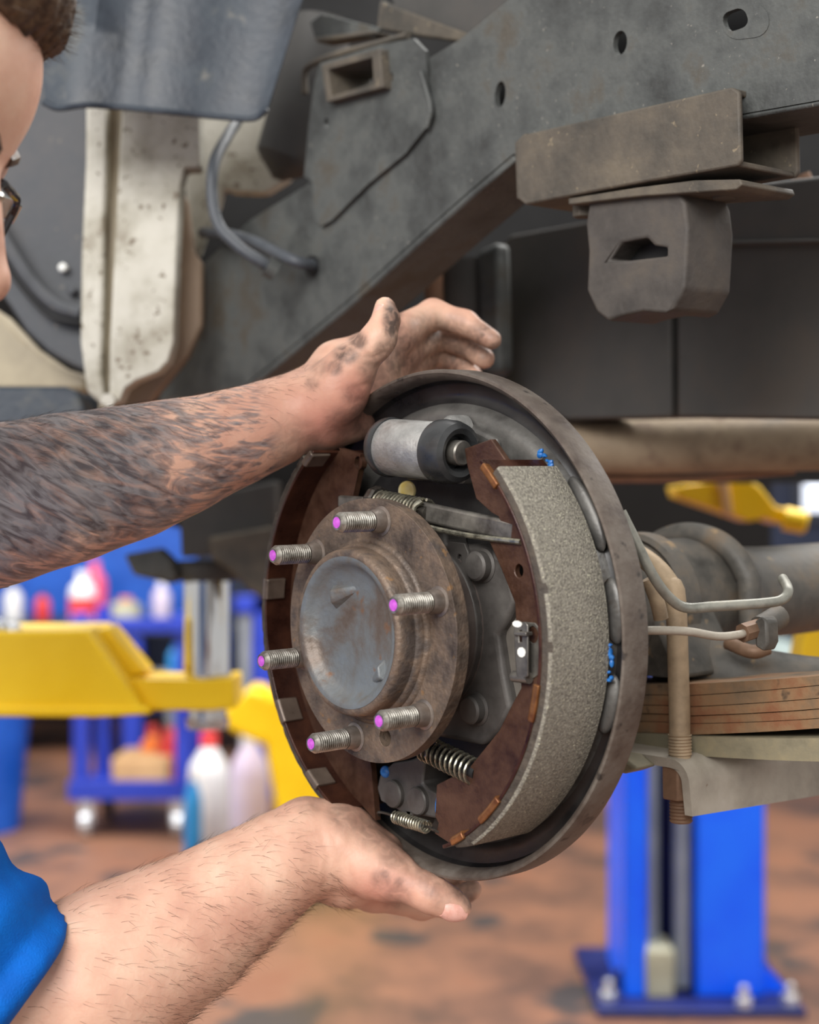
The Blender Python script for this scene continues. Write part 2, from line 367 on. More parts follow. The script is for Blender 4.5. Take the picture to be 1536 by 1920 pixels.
# parking lever (taupe plate between retainer and right shoe)
lv = [UN(*p, -.053) for p in ((955, 1075), (985, 1100), (1000, 1200), (1000, 1290), (975, 1345), (955, 1352), (938, 1270), (930, 1190), (945, 1140))]
wl('parking_lever', prism(lv, -.0665, -.053), 'lever_taupe', None, label='flat taupe metal lever between the retainer plate and the right brake shoe', cat='lever', bevel=.0015).matrix_world = MW

# wheel hub
hb = wheel_thing('wheel_hub', 'rusty round wheel hub with six threaded studs in front of the brake shoes', 'wheel hub')
hx, hy = UN(722, 1383, 0)
ring = [(.0822*math.cos(2*math.pi*i/96), .0822*math.sin(2*math.pi*i/96)) for i in range(96)]
wl('flange', prism(ring, -.0095, 0, [ell(hx, hy, .0056, .0056, 18)]), 'hub_rust', hb, bevel=.0012, seg=3)
wl('barrel', lathe([(.050, -.0125), (.052, -.02), (.056, -.046), (.0, -.046), (.0, -.0125)], 64), 'hub_edge', hb)
BO = .0175
boss = wl('centre_boss', solid_lathe([(0, -.002), (.0585, -.002), (.0580, .0010), (.0562, .0022), (.0552, .0022), (.0545, .0052), (.0530, .0064), (.0524, .0064), (.0522, .0120), (.0515, .0160), (.0498, .0178), (.0478, .0181), (.0465, .0178), (.0440, .0060), (.0, .0060)], 96), 'hub_rust', hb, smooth=50)
wl('cup', solid_lathe([(0, .0065), (.0445, .0065), (.0470, .0174), (.0470, .0182), (.0450, .0181), (.0430, .0170), (.0412, .0146), (.0392, .0124), (.0360, .0108), (.0310, .0098), (.0240, .0092), (.0140, .0088), (0, .0087)], 96), 'hub_face', boss, smooth=60)
for px, py, ang, L in ((642, 1112, 196, .0165), (706, 1268, 28, .0125)):
    x, y = UN(px, py, .012)
    ms = Matrix.Translation((x, y, .0082)) @ Matrix.Rotation(math.radians(ang), 4, 'Z')
    V = [Vector(p) for p in ((-L, -.003, -.002), (L*.8, -.0105, -.002), (L*.9, .0095, -.002), (-L, .003, -.002), (-L*.8, 0, .0008), (L*.45, -.0035, .0078), (L*.6, .0035, .0074))]
    F = [(3, 2, 1, 0), (0, 1, 5, 4), (1, 2, 6, 5), (2, 3, 4, 6), (3, 0, 4), (4, 5, 6)]
    wl('cast_wedge', xf((V, F), ms), 'hub_face', boss, bevel=.0024, seg=4)
xx, yy = UN(612, 1242, .0098); wl('pin_mark', xf(lathe([(.0026, -.001), (.0026, .0004), (.0020, .0004), (.0020, -.001)], 20, closed=True), Matrix.Translation((xx, yy, .0097))), 'hub_face', boss)
# studs
prof = [(0, -.001), (.0092, -.001), (.0092, .0004), (.0074, .0010), (.0072, .0060), (.0064, .0085)]
shank = solid_lathe(prof+[(0, .0085)], 28)
tp = [(0, .0080), (.0060, .0080)]
z = .0086
for i in range(15): tp += [(.0050, z), (.0063, z+.0006), (.0063, z+.0008)]; z += .00162
tp += [(.0058, z), (.0050, .0342), (.0046, .0349), (0, .0349)]
thread = solid_lathe(tp, 28)
s0 = None
for i in range(6):
    t = math.radians(77.59+60*i); m = Matrix.Translation((.06985*math.cos(t), .06985*math.sin(t), 0))
    if s0 is None:
        s0 = wl('stud', thread, 'stud_steel', hb, smooth=25); so = s0
        sh = wl('shank', shank, 'stud_shank', s0)
        pv = wl('paint_dot', solid_lathe([(0, .0345), (.0035, .0345), (.0034, .03510), (.002, .0353), (0, .0353)], 18), 'paint_violet', s0, label='violet paint dot on the stud tip')
    else:
        so = copy_tree(s0, hb)
    so.matrix_local = m

# brake shoes
def shoe(side, label, a_front, r_out, d_top, d_bot, tabs, web_pts, web_holes, web_a):
    """side +1 right, -1 left (mirrored)"""
    t = wheel_thing('brake_shoe', label, 'brake shoe', 'brake shoes')
    def ml(pts): return [(side*x, y) for x, y in pts]
    def mir(vf): return ([Vector((side*v[0], v[1], v[2])) for v in vf[0]], vf[1])
    rt_ = r_out-.0058
    # friction lining with a slightly chipped front edge
    n = 90; V, F = [], []
    prof_w = [(0., 0.), (.0, 1.)]
    for i in range(n+1):
        d = math.radians(d_bot+(d_top-d_bot)*i/n); ch = .0009*max(0, math.sin(i*1.7)+math.sin(i*.61)+random.uniform(-.8, .6))*.5
        tpr = min(1, (i/n)/.05) if d_bot < -30 else 1
        ro = rt_+.0004+(r_out-rt_)*(.35+.65*tpr)
        for r, a in ((rt_, a_front-.0488), (ro-.0006, a_front-.0490), (ro, a_front-.0484), (ro, a_front-.0016-ch), (ro-.0016-ch*.5, a_front-.0003-ch*.5), (rt_, a_front)):
            V.append(Vector((r*math.cos(d), r*math.sin(d), a)))
    for i in range(n):
        for k in range(6): F.append((i*6+k, i*6+(k+1) % 6, (i+1)*6+(k+1) % 6, (i+1)*6+k))
    F += [(0, 1, 2, 3, 4, 5), tuple(n*6+k for k in (5, 4, 3, 2, 1, 0))]
    lo_ = wl('lining', mir((V, F)), 'lining', t, smooth=40); lo_.data.materials.append(MATS['lining_edge'])
    for f in lo_.data.polygons:
        rr0 = [math.hypot(lo_.data.vertices[i].co.x, lo_.data.vertices[i].co.y) for i in f.vertices]; aa0 = [lo_.data.vertices[i].co.z for i in f.vertices]
        if min(aa0) > a_front-.006 and min(rr0) < ro-.002: f.material_index = 1
    ti = rt_-.0022
    wl('table', mir(lathe([(ti, a_front-.0505), (rt_, a_front-.0505), (rt_, a_front+.0008), (ti, a_front+.0008)], 80, d_bot-4, d_top+5, closed=True)), 'shoe_table', t, bevel=.0004)
    wl('web', mir(prism(web_pts+arc(ti+.0004, d_bot-4, d_top+6, 50), web_a-.0022, web_a+.0022, web_holes)), 'shoe_brown', t, bevel=.0006)
    for d, w, mt in tabs:      # bent nibs gripping the lining/table edge
        tv, tf = lathe([(ti-.0016, a_front-.014), (ti+.0002, a_front-.014), (rt_+.0006, a_front+.0004), (rt_+.0008, a_front+.0022), (ti-.0006, a_front+.0024), (ti-.0022, a_front+.0012)], 8, d-w/2, d+w/2, closed=True)
        wl('table_tab', mir((tv, tf)), mt, t, bevel=.0006)
    return t
web_r = [(.0245, -.0975), (.054, -.0838), (.0815, -.0575), (.0935, -.0400), (.1010, -.0300), (.0990, -.0150), (.0968, .0197), (.0865, .0382), (.0735, .0595), (.079, .063), (.0865, .0660), (.0840, .0705), (.0775, .0730), (.0650, .0810), (.0575, .1015), (.0555, .1115), (.0790, .1165)]
web_r = [(.0360, -.1325), (.0215, -.1285), (.0240, -.1255), (.0255, -.1215), (.0225, -.1180)]+web_r
web_r = [web_r[i] for i in range(len(web_r))]
h1 = UN(978, 1070, -.035); h2 = UN(956, 845, -.035); h3 = UN(818, 1556, -.035)
def build_web(): return list(reversed(web_r))
shoe(1, 'brown brake shoe with a broad speckled grey friction lining on the right', -.0112, .1457, 43, -63,
     ((-14, 9, 'shoe_tab'), (-46, 9, 'shoe_tab'), (-60.5, 5, 'shoe_tab'), (43, 7, 'shoe_tab')), build_web(), [ell(h1[0], h1[1], .0034, .0040, 14), ell(.0800, .1010, .0022, .0026, 12)], -.035)
wl_h = (-UN(670, 868, -.040)[0], UN(670, 868, -.040)[1])
shoe(-1, 'dark brown brake shoe seen from inside on the left, under the hand', -.0205, .1462, 50, -60,
     ((52, 5, 'tab_dark'), (8, 6, 'tab_dark'), (-28, 7, 'tab_dark'), (-51, 6, 'tab_dark')), [(x if y > -.09 else max(x, .050+.1*(y+.0975)), y) for x, y in build_web()], [ell(wl_h[0], wl_h[1], .0042, .0046, 14)], -.043)
# lugs folded on the right web top (bright copper fold)
# wheel cylinder
A = Vector((-.0275, .1155, -.036)); B = Vector((.0500, .1090, -.036)); d = (B-A).normalized(); L = (B-A).length
wc = wheel_thing('wheel_cylinder', 'silver brake wheel cylinder with black rubber end boots at the plate top', 'brake cylinder')
mc = axis_m(A, d, up=(0, 0, 1))
wl('body', xf(solid_lathe([(0, .008), (.0178, .008), (.0184, .0090), (.0184, L-.019), (.0178, L-.018), (0, L-.018)], 56), mc), 'alloy', wc)
wl('mount_block', xf(box(-.011, .011, -.030, 0, .016, L-.026), mc @ Matrix.Rotation(0, 4, 'Z')), 'alloy', wc, bevel=.003)
wl('boot', xf(solid_lathe([(0, .0125), (.0172, .0125), (.0192, .0118), (.0196, .0095), (.0190, .0060), (.0170, .0025), (.0120, .0002), (0, 0)], 48), mc), 'rubber_boot', wc)
wl('boot', xf(solid_lathe([(0, L-.0205), (.0178, L-.0205), (.0198, L-.0195), (.0202, L-.0160), (.0198, L-.0080), (.0182, L-.0030), (.0150, L-.0010), (.0118, L-.0024), (.0104, L-.0060), (.0102, L-.010), (0, L-.010)], 48), mc), 'rubber_boot', wc)
wl('piston', xf(solid_lathe([(0, L-.010), (.0078, L-.010), (.0078, L+.0005), (.0070, L+.0015), (0, L+.0015)], 32), mc), 'bar_steel', wc)
for px, py, r in ((800, 893, .0055), (862, 903, .0055)):
    x, y = UN(px, py, -.045); wl('mount_bolt', xf(solid_lathe([(0, -.012), (r, -.012), (r, .001), (r*.7, .003), (0, .0034)], 20), Matrix.Translation((x, y+.004, -.047))), 'alloy', wc)
x, y = UN(848, 795, -.052); wl('bleed_port', xf(solid_lathe([(0, -.012), (.0090, -.012), (.0085, .0), (.006, .004), (0, .005)], 24), Matrix.Translation((x, y-.003, -.050))), 'alloy', wc)

# adjuster strut, its spring and hairpin
st = wheel_thing('adjuster_strut', 'grey flat adjuster strut bar between the shoes above the hub', 'strut')
sA, sB = Vector((.014, .0735, -.033)), Vector((.1010, .0605, -.036))
def bar(A, B, w, th, mat, parent, name, **k):
    m = axis_m(A, Vector(B)-Vector(A), up=(0, 0, 1)); Ln = (Vector(B)-Vector(A)).length
    return wl(name, xf(box(-w/2, w/2, -th/2, th/2, 0, Ln), m), mat, parent, **k)
bar(sA, sB, .0125, .0060, 'bar_steel', st, 'bar', bevel=.002)
bar((-.072, .0800, -.036), (-.02, .0775, -.034), .0085, .005, 'bar_steel', st, 'bar_end', bevel=.0015)
wl('star_wheel', xf(solid_lathe([(0, -.004), (.0095, -.004), (.0105, -.002), (.0105, .002), (.0095, .004), (0, .004)], 10), axis_m((-.030, .0795, -.034), (1, -.05, 0))), 'spring_dark', st, smooth=20)
wl('hairpin', tube([(.0205, .0800, -.0285), (.0165, .0760, -.0255), (.0165, .0680, -.0255), (.0205, .0650, -.027), (.060, .0592, -.0285), (.1035, .0555, -.032)], .0017, 8, 6), 'spring_steel', st)
cs = wheel_thing('coil_spring', 'tightly wound steel return spring just above the hub edge', 'spring', 'brake springs')
wl('coil', helix((-.0245, .0775, -.033), (.0185, .0720, -.033), .0088, .0011, 13), 'spring_steel', cs)
wl('core', tube([(-.03, .078, -.033), (.022, .0717, -.033)], .0055, 12), 'spring_dark', cs)
cs2 = wheel_thing('coil_spring', 'open steel coil spring below the hub beside the right shoe', 'spring', 'brake springs')
a1 = UN(797, 1402, -.036); a2 = UN(895, 1450, -.036)
wl('coil', helix((a1[0], a1[1], -.036), (a2[0], a2[1], -.036), .0078, .0010, 11), 'spring_steel', cs2)
wl('core', tube([(a1[0], a1[1], -.036), (a2[0], a2[1], -.036)], .0045, 12), 'rubber_black', cs2)
cs3 = wheel_thing('coil_spring', 'small coil spring hooked to the lower tip of the right shoe', 'spring', 'brake springs')
b1 = UN(742, 1532, -.040); b2 = UN(801, 1551, -.036)
wl('coil', helix((b1[0], b1[1], -.040), (b2[0], b2[1], -.036), .0038, .0007, 13), 'spring_steel', cs3)
hk = UN(822, 1557, -.035); hl = UN(716, 1522, -.042)
wl('hook', tube([(b2[0]-.002, b2[1], -.036), (hk[0]-.006, hk[1]+.001, -.034), (hk[0], hk[1]+.001, -.031), (hk[0]+.003, hk[1]-.001, -.034)], .0009, 6, 5), 'spring_dark', cs3)
wl('hook', tube([(b1[0]+.002, b1[1], -.040), (hl[0]+.006, hl[1], -.041), (hl[0], hl[1], -.039), (hl[0]-.003, hl[1]-.003, -.042)], .0009, 6, 5), 'spring_dark', cs3)

# anchor plate at the bottom
an = wheel_thing('anchor_plate', 'dark anchor plate with two rivets at the bottom of the brake', 'anchor plate')
pl_ = [UN(*p, -.043) for p in ((706, 1478), (712, 1452), (736, 1430), (768, 1425), (797, 1415), (795, 1440), (792, 1468), (805, 1482), (826, 1492), (822, 1536), (800, 1532), (772, 1527), (769, 1552), (760, 1556), (752, 1550), (752, 1525), (735, 1512), (712, 1500))]
wl('plate', prism(pl_, -.067, -.043), 'retainer', an, bevel=.0016)
for px, py in ((735, 1489), (781, 1502)):
    x, y = UN(px, py, -.040); wl('rivet', xf(solid_lathe([(0, -.003), (.0092, -.003), (.0092, .0008), (.0084, .0018), (0, .0022)], 28), Matrix.Translation((x, y, -.041))), 'retainer', an)
x, y = UN(820, 1514, -.042); wl('paint_mark', xf(sphere((0, 0, 0), 1, 10, 6, (.0020, .0085, .003)), Matrix.Translation((x, y, -.0435))), 'paint_blue', an, label='blue paint dab')
x, y = UN(726, 1447, -.045); wl('paint_mark', xf(sphere((0, 0, 0), 1, 12, 8, (.0050, .0042, .003)), Matrix.Translation((x, y, -.044))), 'paint_blue', an, label='blue paint dab')

# hold-down clip on the right shoe
hc = wheel_thing('hold_down_clip', 'small bent grey hold-down clip with white paint dabs on the right shoe web', 'clip')
c1 = [UN(*p, -.026) for p in ((963, 1172), (968, 1166), (985, 1166), (990, 1172), (990, 1268), (984, 1272), (968, 1268), (964, 1210))]
wl('strap', prism(c1, -.0275, -.026, [[UN(*p, -.026) for p in ((973, 1182), (979, 1182), (979, 1204), (973, 1204))]]), 'bar_steel', hc, bevel=.0006)
c2 = [UN(*p, -.032) for p in ((985, 1166), (1003, 1168), (1014, 1182), (1014, 1262), (1000, 1272), (985, 1270))]
wl('backstrap', prism(c2, -.0335, -.032, [ell(*UN(999, 1190, -.032), .0042, .0050, 14)]), 'bar_steel', hc, bevel=.0006)
x, y = UN(977, 1270, -.029); wl('fold', xf(tube([(-.0065, 0, 0), (.0065, 0, 0)], .0034, 12), Matrix.Translation((x, y, -.0295))), 'bar_steel', hc)
x, y = UN(977, 1188, -.025); wl('pin', xf(join(box(-.0052, .0052, -.0012, .0012, -.004, .0016)), Matrix.Translation((x, y, -.0255))), 'bar_steel', hc, bevel=.0005)
for px, py, sx, sy in ((970, 1170, .0040, .0020), (978, 1223, .0034, .0030)):
    x, y = UN(px, py, -.0258); wl('paint_mark', xf(prism(ell(0, 0, sx, sy, 9), 0, .0004), Matrix.Translation((x, y, -.0260))), 'paint_white', hc, label='white paint dab')
# blue paint dabs by the lining's outer edge
for px, py, sx, sy, lab in ((1024, 864, .009, .0022, 'blue paint smear on the plate above the right lining'), (1143, 1240, .0020, .011, 'blue paint smear on the plate beside the lining edge')):
    x, y = UN(px, py, -.0605); bl = []
    rnd = random.Random(px)
    for i in range(11):
        ox, oy = rnd.uniform(-1, 1)*sx, rnd.uniform(-1, 1)*sy; bl.append(sphere((ox, oy, 0), 1, 8, 5, (rnd.uniform(.0010, .0026), rnd.uniform(.0008, .0028), .0016)))
    o = wl('paint_smear', join(*bl), 'paint_blue', bp, label=lab)
    o.matrix_local = Matrix.Translation((x, y, -.0605)) @ Matrix.Rotation(math.radians(-38 if px < 1100 else 4), 4, 'Z')

# ================================================================== AXLE, SPRING, FRAME (vehicle)
ax = wheel_thing('rear_axle', 'dirty grey rear axle tube running right behind the backing plate', 'axle')
wl('tube', xf(solid_lathe([(0, .072), (.060, .072), (.060, .09), (.047, .10), (.047, .335), (.044, .345), (.0385, .36), (.0365, .40), (.0365, 1.05), (0, 1.05)], 56), Matrix.Rotation(math.pi, 4, 'X')), 'axle_steel', ax)
wl('spring_perch', prism([(-.07, -.046), (.07, -.046), (.062, -.03), (.045, .0), (-.045, .0), (-.062, -.03)], -.285, -.218), 'axle_steel', ax, bevel=.004)
wl('collar', xf(lathe([(.049, .245), (.053, .247), (.053, .262), (.049, .264)], 48, closed=True), Matrix.Rotation(math.pi, 4, 'X')), 'axle_steel', ax)
# small boss with a drain stub under the axle
wl('stub', xf(solid_lathe([(0, 0), (.012, 0), (.0115, .028), (.009, .034), (.005, .034), (.005, .030), (0, .030)], 20), Matrix.Translation((.105, -.088, -.245)) @ Matrix.Rotation(math.radians(-90), 4, 'X')), 'axle_steel', ax)
wl('lower_rib', tube([(.02, -.035, -.262), (.075, -.055, -.29), (.115, -.062, -.36), (.10, -.05, -.44)], [.026, .026, .022, .016], 16, 6), 'axle_steel', ax)

# leaf spring
ls = wheel_thing('leaf_spring', 'rusty stack of curved leaf spring blades under the axle', 'leaf spring')
xs = (900, 1215, 1300, 1536, 1760)
rows = [(1290, 1283, 1282, 1267, 1238), (1308, 1303, 1304, 1285, 1254), (1325, 1322, 1325, 1309, 1280), (1339, 1338, 1342, 1329, 1301), (1352, 1353, 1357, 1347, 1320), (1368, 1374, 1378, 1366, 1340)]
def leaf(top, bot, a, width, mat):
    up = smooth_path([Vector((x, y, 0)) for x, y in zip(xs, top)], 6); dn = smooth_path([Vector((x, y, 0)) for x, y in zip(xs, bot)], 6)
    pts = [UN(p.x, p.y, a) for p in up]+[UN(p.x, p.y, a) for p in reversed(dn)]
    return wl('leaf', prism(pts, a-width, a), mat, ls, bevel=.0024, seg=3)
for i in range(5):
    leaf([y+(.8 if i else 0) for y in rows[i]], [y-.6 for y in rows[i+1]], -.212+.0006*random.uniform(-2, 2), .066, 'leaf_rust')
leaf((1372, 1376, 1381, 1384, 1372), (1400, 1406, 1417, 1428, 1424), -.206, .07, 'leaf_grey')

def ubolt(a, label, rr, vv, vb):
    t = wheel_thing('u_bolt', label, 'bolt', 'axle bolts')
    bot = UN(1282, 1500, -.19)[1]
    pts = [Vector((vv, bot, a)), Vector((vv, -.06, a))]
    for i in range(1, 16):
        an_ = math.pi*i/16; pts.append(Vector((vv*math.cos(an_), .054*math.sin(an_)**.8-.004, a)))
    pts += [Vector((-vv, -.06, a)), Vector((-vv, bot, a))]
    wl('rod', tube([pts[0]]+smooth_path(pts[1:-1], 4)+[pts[-1]], rr, 16), 'ubolt_steel' if a > -.25 else 'axle_steel', t)
    yp = UN(1282, 1418, -.19)[1]
    for s in (-1, 1):
        th = [(0, 0), (rr+.0002, 0)]; z_ = .0
        for i in range(7): th += [(rr+.0001, z_), (rr+.0009, z_+.0008)]; z_ += .0021
        th += [(0, z_)]
        wl('thread', xf(solid_lathe(th, 20), Matrix.Translation((s*vv, yp+.0005, a)) @ Matrix.Rotation(math.radians(-90), 4, 'X')), 'ubolt_steel', t, smooth=20)
        wl('nut', xf(hexnut(.0125, -.028, -.006), Matrix.Translation((s*vv, yp, a)) @ Matrix.Rotation(math.radians(-90), 4, 'X')), 'bolt_brown', t, bevel=.001)
        wl('thread', xf(solid_lathe([(0, -.044)]+[q for i in range(7) for q in ((.0068, -.044+i*.0023), (.0078, -.0429+i*.0023))]+[(0, -.028)], 20), Matrix.Translation((s*vv, yp, a)) @ Matrix.Rotation(math.radians(-90), 4, 'X')), 'bolt_brown', t, smooth=20)
    return t
vx = UN(1273, 1250, -.19)[0]
ubolt(-.19, 'straight tan axle bolt standing in front of the rusty leaf spring', .0070, vx, 0)
vx2 = UN(1408, 1130, -.315)[0]
ubolt(-.315, 'thick dark axle bolt arched over the axle tube at the right', .0085, vx2, 0)
# spring plate: flat top bent down at the camera end, swept along the axle direction
yt = UN(1282, 1418, -.19)[1]; yb = UN(1312, 1528, -.185)[1]; xe = UN(1306, 1470, -.185)[0]
def bent(th):
    o = [(-.12, yt), (xe-.016, yt)]+[(xe-.016+.016*math.sin(math.radians(t)), yt-.016+.016*math.cos(math.radians(t))) for t in (15, 30, 45, 60, 75, 90)]+[(xe+.002, yb)]
    i = [(xe+.002-th, yb)]+[(xe-.016+(.016-th)*math.sin(math.radians(t)), yt-.016+(.016-th)*math.cos(math.radians(t))) for t in (90, 75, 60, 45, 30, 15)]+[(xe-.016, yt-th), (-.12, yt-th)]
    return o+i
sp = wheel_thing('spring_plate', 'pale grey bent steel plate clamped below the leaf spring', 'spring plate')
V, F = prism(bent(.0062), -.335, -.178)
yb2 = UN(1505, 1478, -.335)[1]
for v in V:      # the lower edge of the bent lip rises towards the far end
    if v.y < yb+.002 and v.z < -.3: v.y = yb2
wl('plate', (V, F), 'spring_plate', sp, bevel=.0012)
wl('front_lug', prism([(-.02, yt), (xe-.04, yt), (xe-.028, yt-.0062), (xe-.04, yt-.011), (-.02, yt-.011)], -.180, -.160), 'leaf_grey', sp, bevel=.002)
wl('end_cap', prism([(xe-.004, yt-.004), (xe+.001, yt-.004), (xe+.001, yb2+.003), (xe-.004, yb2+.003)], -.40, -.336), 'body_tan', sp, bevel=.001)

# brake pipes
def pipe(name, pts, r, mat, label, sub=6, cat='pipe'):
    t = thing(name, label, cat, pts[0]); 
    mk('tube', tube(pts, r, 12, sub), mat, t); return t
q = lambda px, py, a: PL(px, py, PA(a))
p1 = pipe('brake_pipe', [q(1165, 960, -.088), q(1190, 1010, -.092), (q(1222, 1075, -.10)), q(1252, 1117, -.112), q(1285, 1139, -.125), q(1340, 1137, -.14), q(1440, 1130, -.17), q(1470, 1122, -.18), q(1478, 1105, -.186), q(1468, 1085, -.20)], .0032, 'pipe_steel', 'grey brake pipe bent round from the plate edge above the leaf spring')
p2 = pipe('brake_pipe', [q(1180, 1184, -.085), q(1225, 1182, -.10), q(1290, 1184, -.125), q(1345, 1193, -.15), q(1385, 1190, -.165), q(1402, 1184, -.175)], .0026, 'spring_plate', 'thin pale brake pipe crossing in front of the tan bolt')
mk('fitting', tube([q(1392, 1187, -.17), q(1425, 1177, -.185)], .0060, 8), 'bolt_brown', p2)
mk('fitting', tube([q(1425, 1177, -.185), q(1462, 1155, -.205)], .0075, 14), 'axle_steel', p2)
c0 = q(1428, 1190, -.18)
mk('hose_clip', slab([(1414, 1165), (1428, 1155), (1438, 1165), (1440, 1205), (1432, 1222), (1416, 1212)], PA(-.178), .012), 'axle_steel', p2, bevel=.0015)
p3 = pipe('bracket_arm', [q(1215, 1085, -.16), q(1222, 1100, -.162), q(1233, 1130, -.165), q(1240, 1160, -.168)], .005, 'ubolt_steel', 'short tan bracket arm beside the plate edge below the brake pipe', cat='bracket')
p4 = pipe('hose_bracket', [q(1365, 1205, -.26), q(1410, 1222, -.26), q(1440, 1215, -.27)], .005, 'bolt_brown', 'bent rusty wire bracket under the pipe clip', cat='bracket')

# frame rail
fr = thing('frame_rail', 'long grey steel frame rail rising diagonally across the top', 'frame rail', q(900, 400, -.25))
web = [(250, 830), (300, 745), (335, 650), (376, 500), (470, 412), (575, 347), (700, 200), (800, 112), (865, 72), (990, -30), (1750, -160), (1750, 150), (1400, 212), (1200, 250), (962, 289), (880, 358), (809, 421), (654, 562), (480, 705), (370, 800), (330, 860)]
def slot(x0, y0, x1, y1, r, rot):
    c = ((x0+x1)/2, (y0+y1)/2); rr = rrect(x0, y0, x1, y1, r, 5); cs_, sn = math.cos(rot), math.sin(rot)
    return [(c[0]+(x-c[0])*cs_-(y-c[1])*sn, c[1]+(x-c[0])*sn+(y-c[1])*cs_) for x, y in rr]
holes = [ell(938, 177, 10, 25, 18, .1), ell(1163, 80, 13, 23, 18, .1), ell(587, 499, 8, 17, 14), ell(803, 112-2, 1, 1, 6)]
holes = holes[:3]+[slot(1356, 18, 1402, 56, 16, -.35)]
mk('web', slab(web, PA(-.222), .005, holes), 'frame_grey', fr)
V, F = slab([(330, 860), (370, 800), (480, 705), (654, 562), (809, 421), (880, 358), (962, 289), (968, 300), (886, 370), (815, 432), (660, 573), (486, 716), (376, 811), (336, 871)], PA(-.2225), .058); mk('lower_flange', (V, F), 'frame_grey', fr, bevel=.002)
V, F = slab([(962, 289), (1200, 250), (1400, 212), (1750, 150), (1750, 160), (1402, 222), (1202, 260), (966, 300)], PA(-.2225), .075); mk('lower_flange', (V, F), 'frame_grey', fr, bevel=.002)
mk('inner_web', slab(web, PA(-.279), .004), 'underbody', fr)  # inner wall near-black: the shade inside the rail is in its colour
mk('slot_disc', slab(slot(1354, 8, 1442, 72, 30, -.12), PA(-.2215), .0015, [slot(1356, 18, 1402, 56, 16, -.35)]), 'frame_grey', fr)
# gusset welded on the rail
gs = thing('gusset_plate', 'grey gusset plate with a square tube socket welded to the frame rail', 'bracket', q(690, 420, -.216))
gp = [(600, 118), (712, 84), (775, 72), (797, 95), (800, 130), (797, 175), (806, 215), (798, 240), (760, 288), (690, 345), (622, 413), (603, 424), (590, 412), (586, 342), (570, 330), (578, 240), (588, 160)]
mk('plate', slab(gp, PA(-.2175), .004, [ell(734, 145, 3.5, 9, 10), ell(612, 230, 4, 9, 10), [(614, 128), (700, 106), (703, 158), (616, 182)]]), 'frame_grey', gs, bevel=.0012)
mk('socket', slab([(602, 121), (712, 90), (718, 164), (612, 192)], PA(-.208), .05, [[(614, 130), (697, 108), (700, 156), (620, 180)]]), 'frame_brown', gs, bevel=.001)
mk('weld_bead', tube([q(790, 135, -.216), q(800, 170, -.216), q(808, 205, -.216), q(800, 240, -.216)], .0022, 8, 4), 'frame_grey', gs)
# outrigger box with bump stop
ob = thing('outrigger_box', 'brown dusty open-ended steel box bracket bolted under the frame rail', 'bracket', q(1180, 380, -.24))
face = [(966, 268), (982, 252), (1180, 207), (1372, 163), (1386, 172), (1389, 300), (1383, 311), (1180, 346), (985, 384), (970, 372)]
mk('face', slab(face, PA(-.206), .0042), 'frame_brown', ob, bevel=.0015)
fp = [PL(x, y, PA(-.2065)) for x, y in face]; off = -NA*.062; upv = UA*.004
def strip(pts, lift):
    n = len(pts); Vv = [p for p in pts]+[p+off for p in pts]; Vv += [p+lift for p in Vv]; Ff = []
    for i in range(n-1): Ff += [(i, i+1, n+i+1, n+i), (2*n+i, 3*n+i, 3*n+i+1, 2*n+i+1), (i, 2*n+i, 2*n+i+1, i+1), (n+i, n+i+1, 3*n+i+1, 3*n+i)]
    return Vv, Ff+[(0, n, 3*n, 2*n), (n-1, 3*n-1, 4*n-1, 2*n-1)]
mk('bottom', strip([fp[6], fp[7], fp[8], fp[9]], upv), 'frame_brown', ob, bevel=.0012)
mk('top', strip([fp[1], fp[2], fp[3]], -upv), 'frame_brown', ob, bevel=.0012)
mk('left_wall', strip([fp[9], fp[0], fp[1]], VA*.004), 'frame_brown', ob)
mk('back', prism3([p+off for p in fp], -NA*.004), 'frame_brown', ob, bevel=.0015)
bs = thing('bump_stop', 'dark brown rubber bump stop block with a slot hanging below the box bracket', 'bump stop', q(1230, 600, -.24))
mk('flange', slab([(1065, 372), (1190, 352), (1300, 338), (1388, 336), (1392, 346), (1380, 356), (1200, 368), (1066, 384)], PA(-.208), .058), 'frame_brown', bs, bevel=.001)
bo = [(1104, 380), (1270, 352), (1284, 380), (1290, 430), (1284, 540), (1262, 580), (1245, 588), (1205, 584), (1168, 592), (1140, 602), (1118, 584), (1100, 545), (1103, 470), (1098, 420)]
mk('block', slab(bo, PA(-.214), .050, [[(1142, 488), (1165, 455), (1212, 446), (1225, 460), (1250, 464), (1250, 480), (1180, 488)]]), 'bump_rubber', bs, bevel=.006, seg=4)
mk('core', slab([(1115, 420), (1275, 400), (1275, 520), (1115, 540)], PA(-.235), .022), 'rubber_black', bs, bevel=.001)
for px, py in ((1358, 357), (1094, 392)):
    p = q(px, py, -.235 if px > 1200 else -.225)
    mk('bolt', xf(hexnut(.0080, -.006, .004), Matrix.Translation(p)), 'frame_brown', bs, bevel=.0008)

